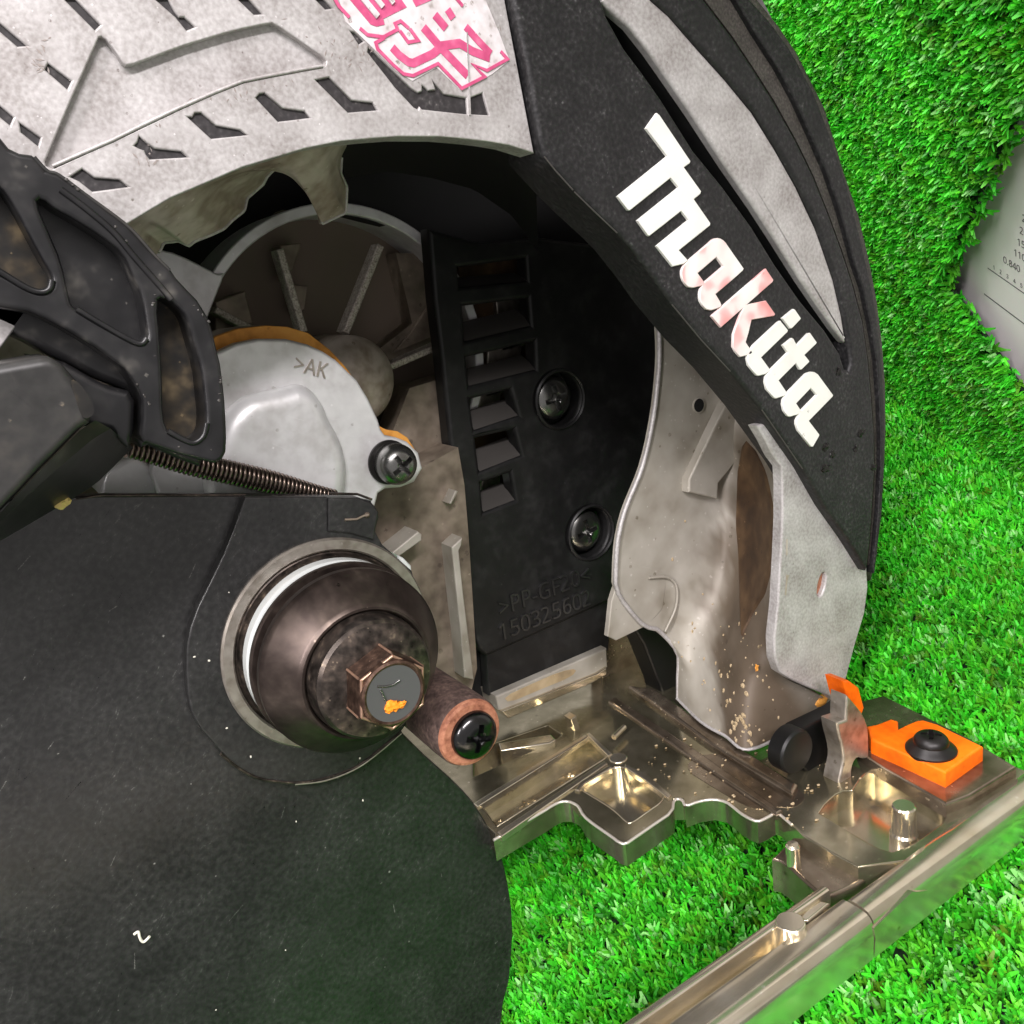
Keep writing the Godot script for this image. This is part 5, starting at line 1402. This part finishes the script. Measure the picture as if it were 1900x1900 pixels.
	part_slab("sight_fin", pv([120.3, -40.7, 122.5, -41.3, 126.6, -45, 128.7, -51.8, 127.5, -53.6, 122.9, -49.6, 121.5, -45.2]), 38.0, 44.0, 0.8, M.orange, s)
	var sc := Zp3([132, -58.6, 61.2])
	st = st0()
	lathe(st, [6.2, -0.5, 6.2, 0.5, 5.4, 1.3, 4.4, 2.0, 4.0, 2.6, 0, 2.6], sc, flat, 48)
	put("screw_washer", st, M.screw_dull, s)
	cross_screw(s, "sight_screw", sc + Vector3(0, 2.4, 0), 4.3, 3.0, M.screw_dull, flat, 0.6)
	# sawdust grains left on the plate
	var dust := st0()
	var r2 := RandomNumberGenerator.new()
	r2.seed = 21
	for k in 150:
		var x := r2.randf_range(75, 125)
		var z := r2.randf_range(0, 55)
		var p := Vector2(x, z)
		if not Geometry2D.is_point_in_polygon(p, outline) or Geometry2D.is_point_in_polygon(p, b) or Geometry2D.is_point_in_polygon(p, c): continue
		var q := r2.randf_range(0.12, 0.4)
		ball(dust, Vector3(x, -65.7, z), Vector3(q * 1.5, q * 0.6, q), 4, 0.7, k)
	var du := put("sawdust_grains", dust, M.straw, o)
	du.set_meta("kind", "stuff")

func circle(c: Array, r: float, n := 36) -> PackedVector2Array:
	var p := PackedVector2Array()
	for i in n: p.append(Vector2(c[0], c[1]) + Vector2.from_angle(TAU * i / n) * r)
	return p

func small_things() -> void:
	var st := st0()
	tube(st, spline([-52.8, -48.9, 0.5, -51.9, -48.7, 0.6, -51.9, -49.9, 0.6, -51.8, -51, 0.5, -51.4, -51.6, 0.5, -50.7, -51.3, 0.6, -50.1, -50.8, 0.8], 5), 0.3, 6)
	var t := MeshInstance3D.new()
	t.name = "thread"
	t.mesh = st.commit()
	t.mesh.surface_set_material(0, M.dust_white)
	t.transform = saw.transform
	t.set_meta("label", "short curled white thread stuck to the black lower guard of the saw")
	t.set_meta("category", "thread")
	add_child(t)
	var r2 := RandomNumberGenerator.new()
	r2.seed = 77
	st = st0()
	for k in 7:
		var p := Vector2(r2.randf_range(-60, 22), r2.randf_range(-110, 20))
		if p.length() < 36: continue
		ball(st, Vector3(p.x, p.y, 0.05), Vector3(r2.randf_range(0.06, 0.18), r2.randf_range(0.1, 0.35), 0.1), 4, 0.5, k)
	for k in 7:
		var p := Vector2.from_angle(r2.randf_range(2.2, 5.0)) * r2.randf_range(25.5, 31)
		ball(st, Vector3(p.x, p.y, 2.65), Vector3(r2.randf_range(0.12, 0.3), r2.randf_range(0.12, 0.3), 0.12), 4, 0.5, k)
	var g0: Node3D = saw.get_node("lower_guard")
	var o := put("dust_specks", st, M.dust_white, g0)
	o.set_meta("kind", "stuff")


func _ready() -> void:
	rng.seed = 5
	var tilt := Basis(Vector3(0, 0, 1), deg_to_rad(-TILT))
	var place := Transform3D(tilt.scaled(Vector3.ONE * S), Vector3(0, (GROUND + 6.0) * S, 0))
	var cam := Camera3D.new()
	cam.name = "camera"
	add_child(cam)
	cam.fov = 59.74
	cam.near = 0.005
	cam.far = 30.0
	cam.transform = Transform3D(tilt * Basis(Vector3(0.83300, -0.12504, 0.53896), -Vector3(-0.25297, -0.95242, 0.17003), -Vector3(0.49205, -0.27798, -0.82499)), place * Vector3(-56.33077, 77.70306, 182.64723))
	cam.current = true
	var we := WorldEnvironment.new()
	we.name = "environment"
	var e := Environment.new()
	e.background_mode = Environment.BG_COLOR
	e.background_color = Color(.92, .90, .895)
	e.background_energy_multiplier = 0.62
	e.tonemap_mode = Environment.TONE_MAPPER_LINEAR
	e.tonemap_exposure = 1.0
	e.sdfgi_enabled = true
	e.ssao_enabled = true
	e.ssil_enabled = true
	we.environment = e
	add_child(we)
	# fluorescent fittings on the ceiling above the table, out of the picture
	for k in 3:
		var l := AreaLight3D.new()
		l.name = "ceiling_tube_light"
		l.area_size = Vector2(1.2, 0.14)
		l.light_energy = [3.1, 4.4, 3.1][k]
		l.light_color = Color(1.0, .975, .98)
		l.shadow_enabled = true
		l.area_range = 8.0
		var at: Vector3 = [Vector3(-0.75, 1.4, 0.75), Vector3(0.2, 1.25, 1.25), Vector3(-0.35, 1.5, -0.1)][k]
		add_child(l, true)
		l.look_at_from_position(at, Vector3(0.05, 0.08, 0), Vector3(0, 0, 1))
	materials()
	ground_and_wall()
	saw = Node3D.new()
	saw.name = "circular_saw"
	saw.transform = place
	saw.set_meta("label", "worn black and silver circular saw with its blade removed, resting nose-down on green turf")
	saw.set_meta("category", "circular saw")
	add_child(saw)
	base_plate()
	gear_side()
	bracket()
	chute()
	upper_guard()
	front_cover()
	lower_guard()
	arbor()
	lever()
	small_things()
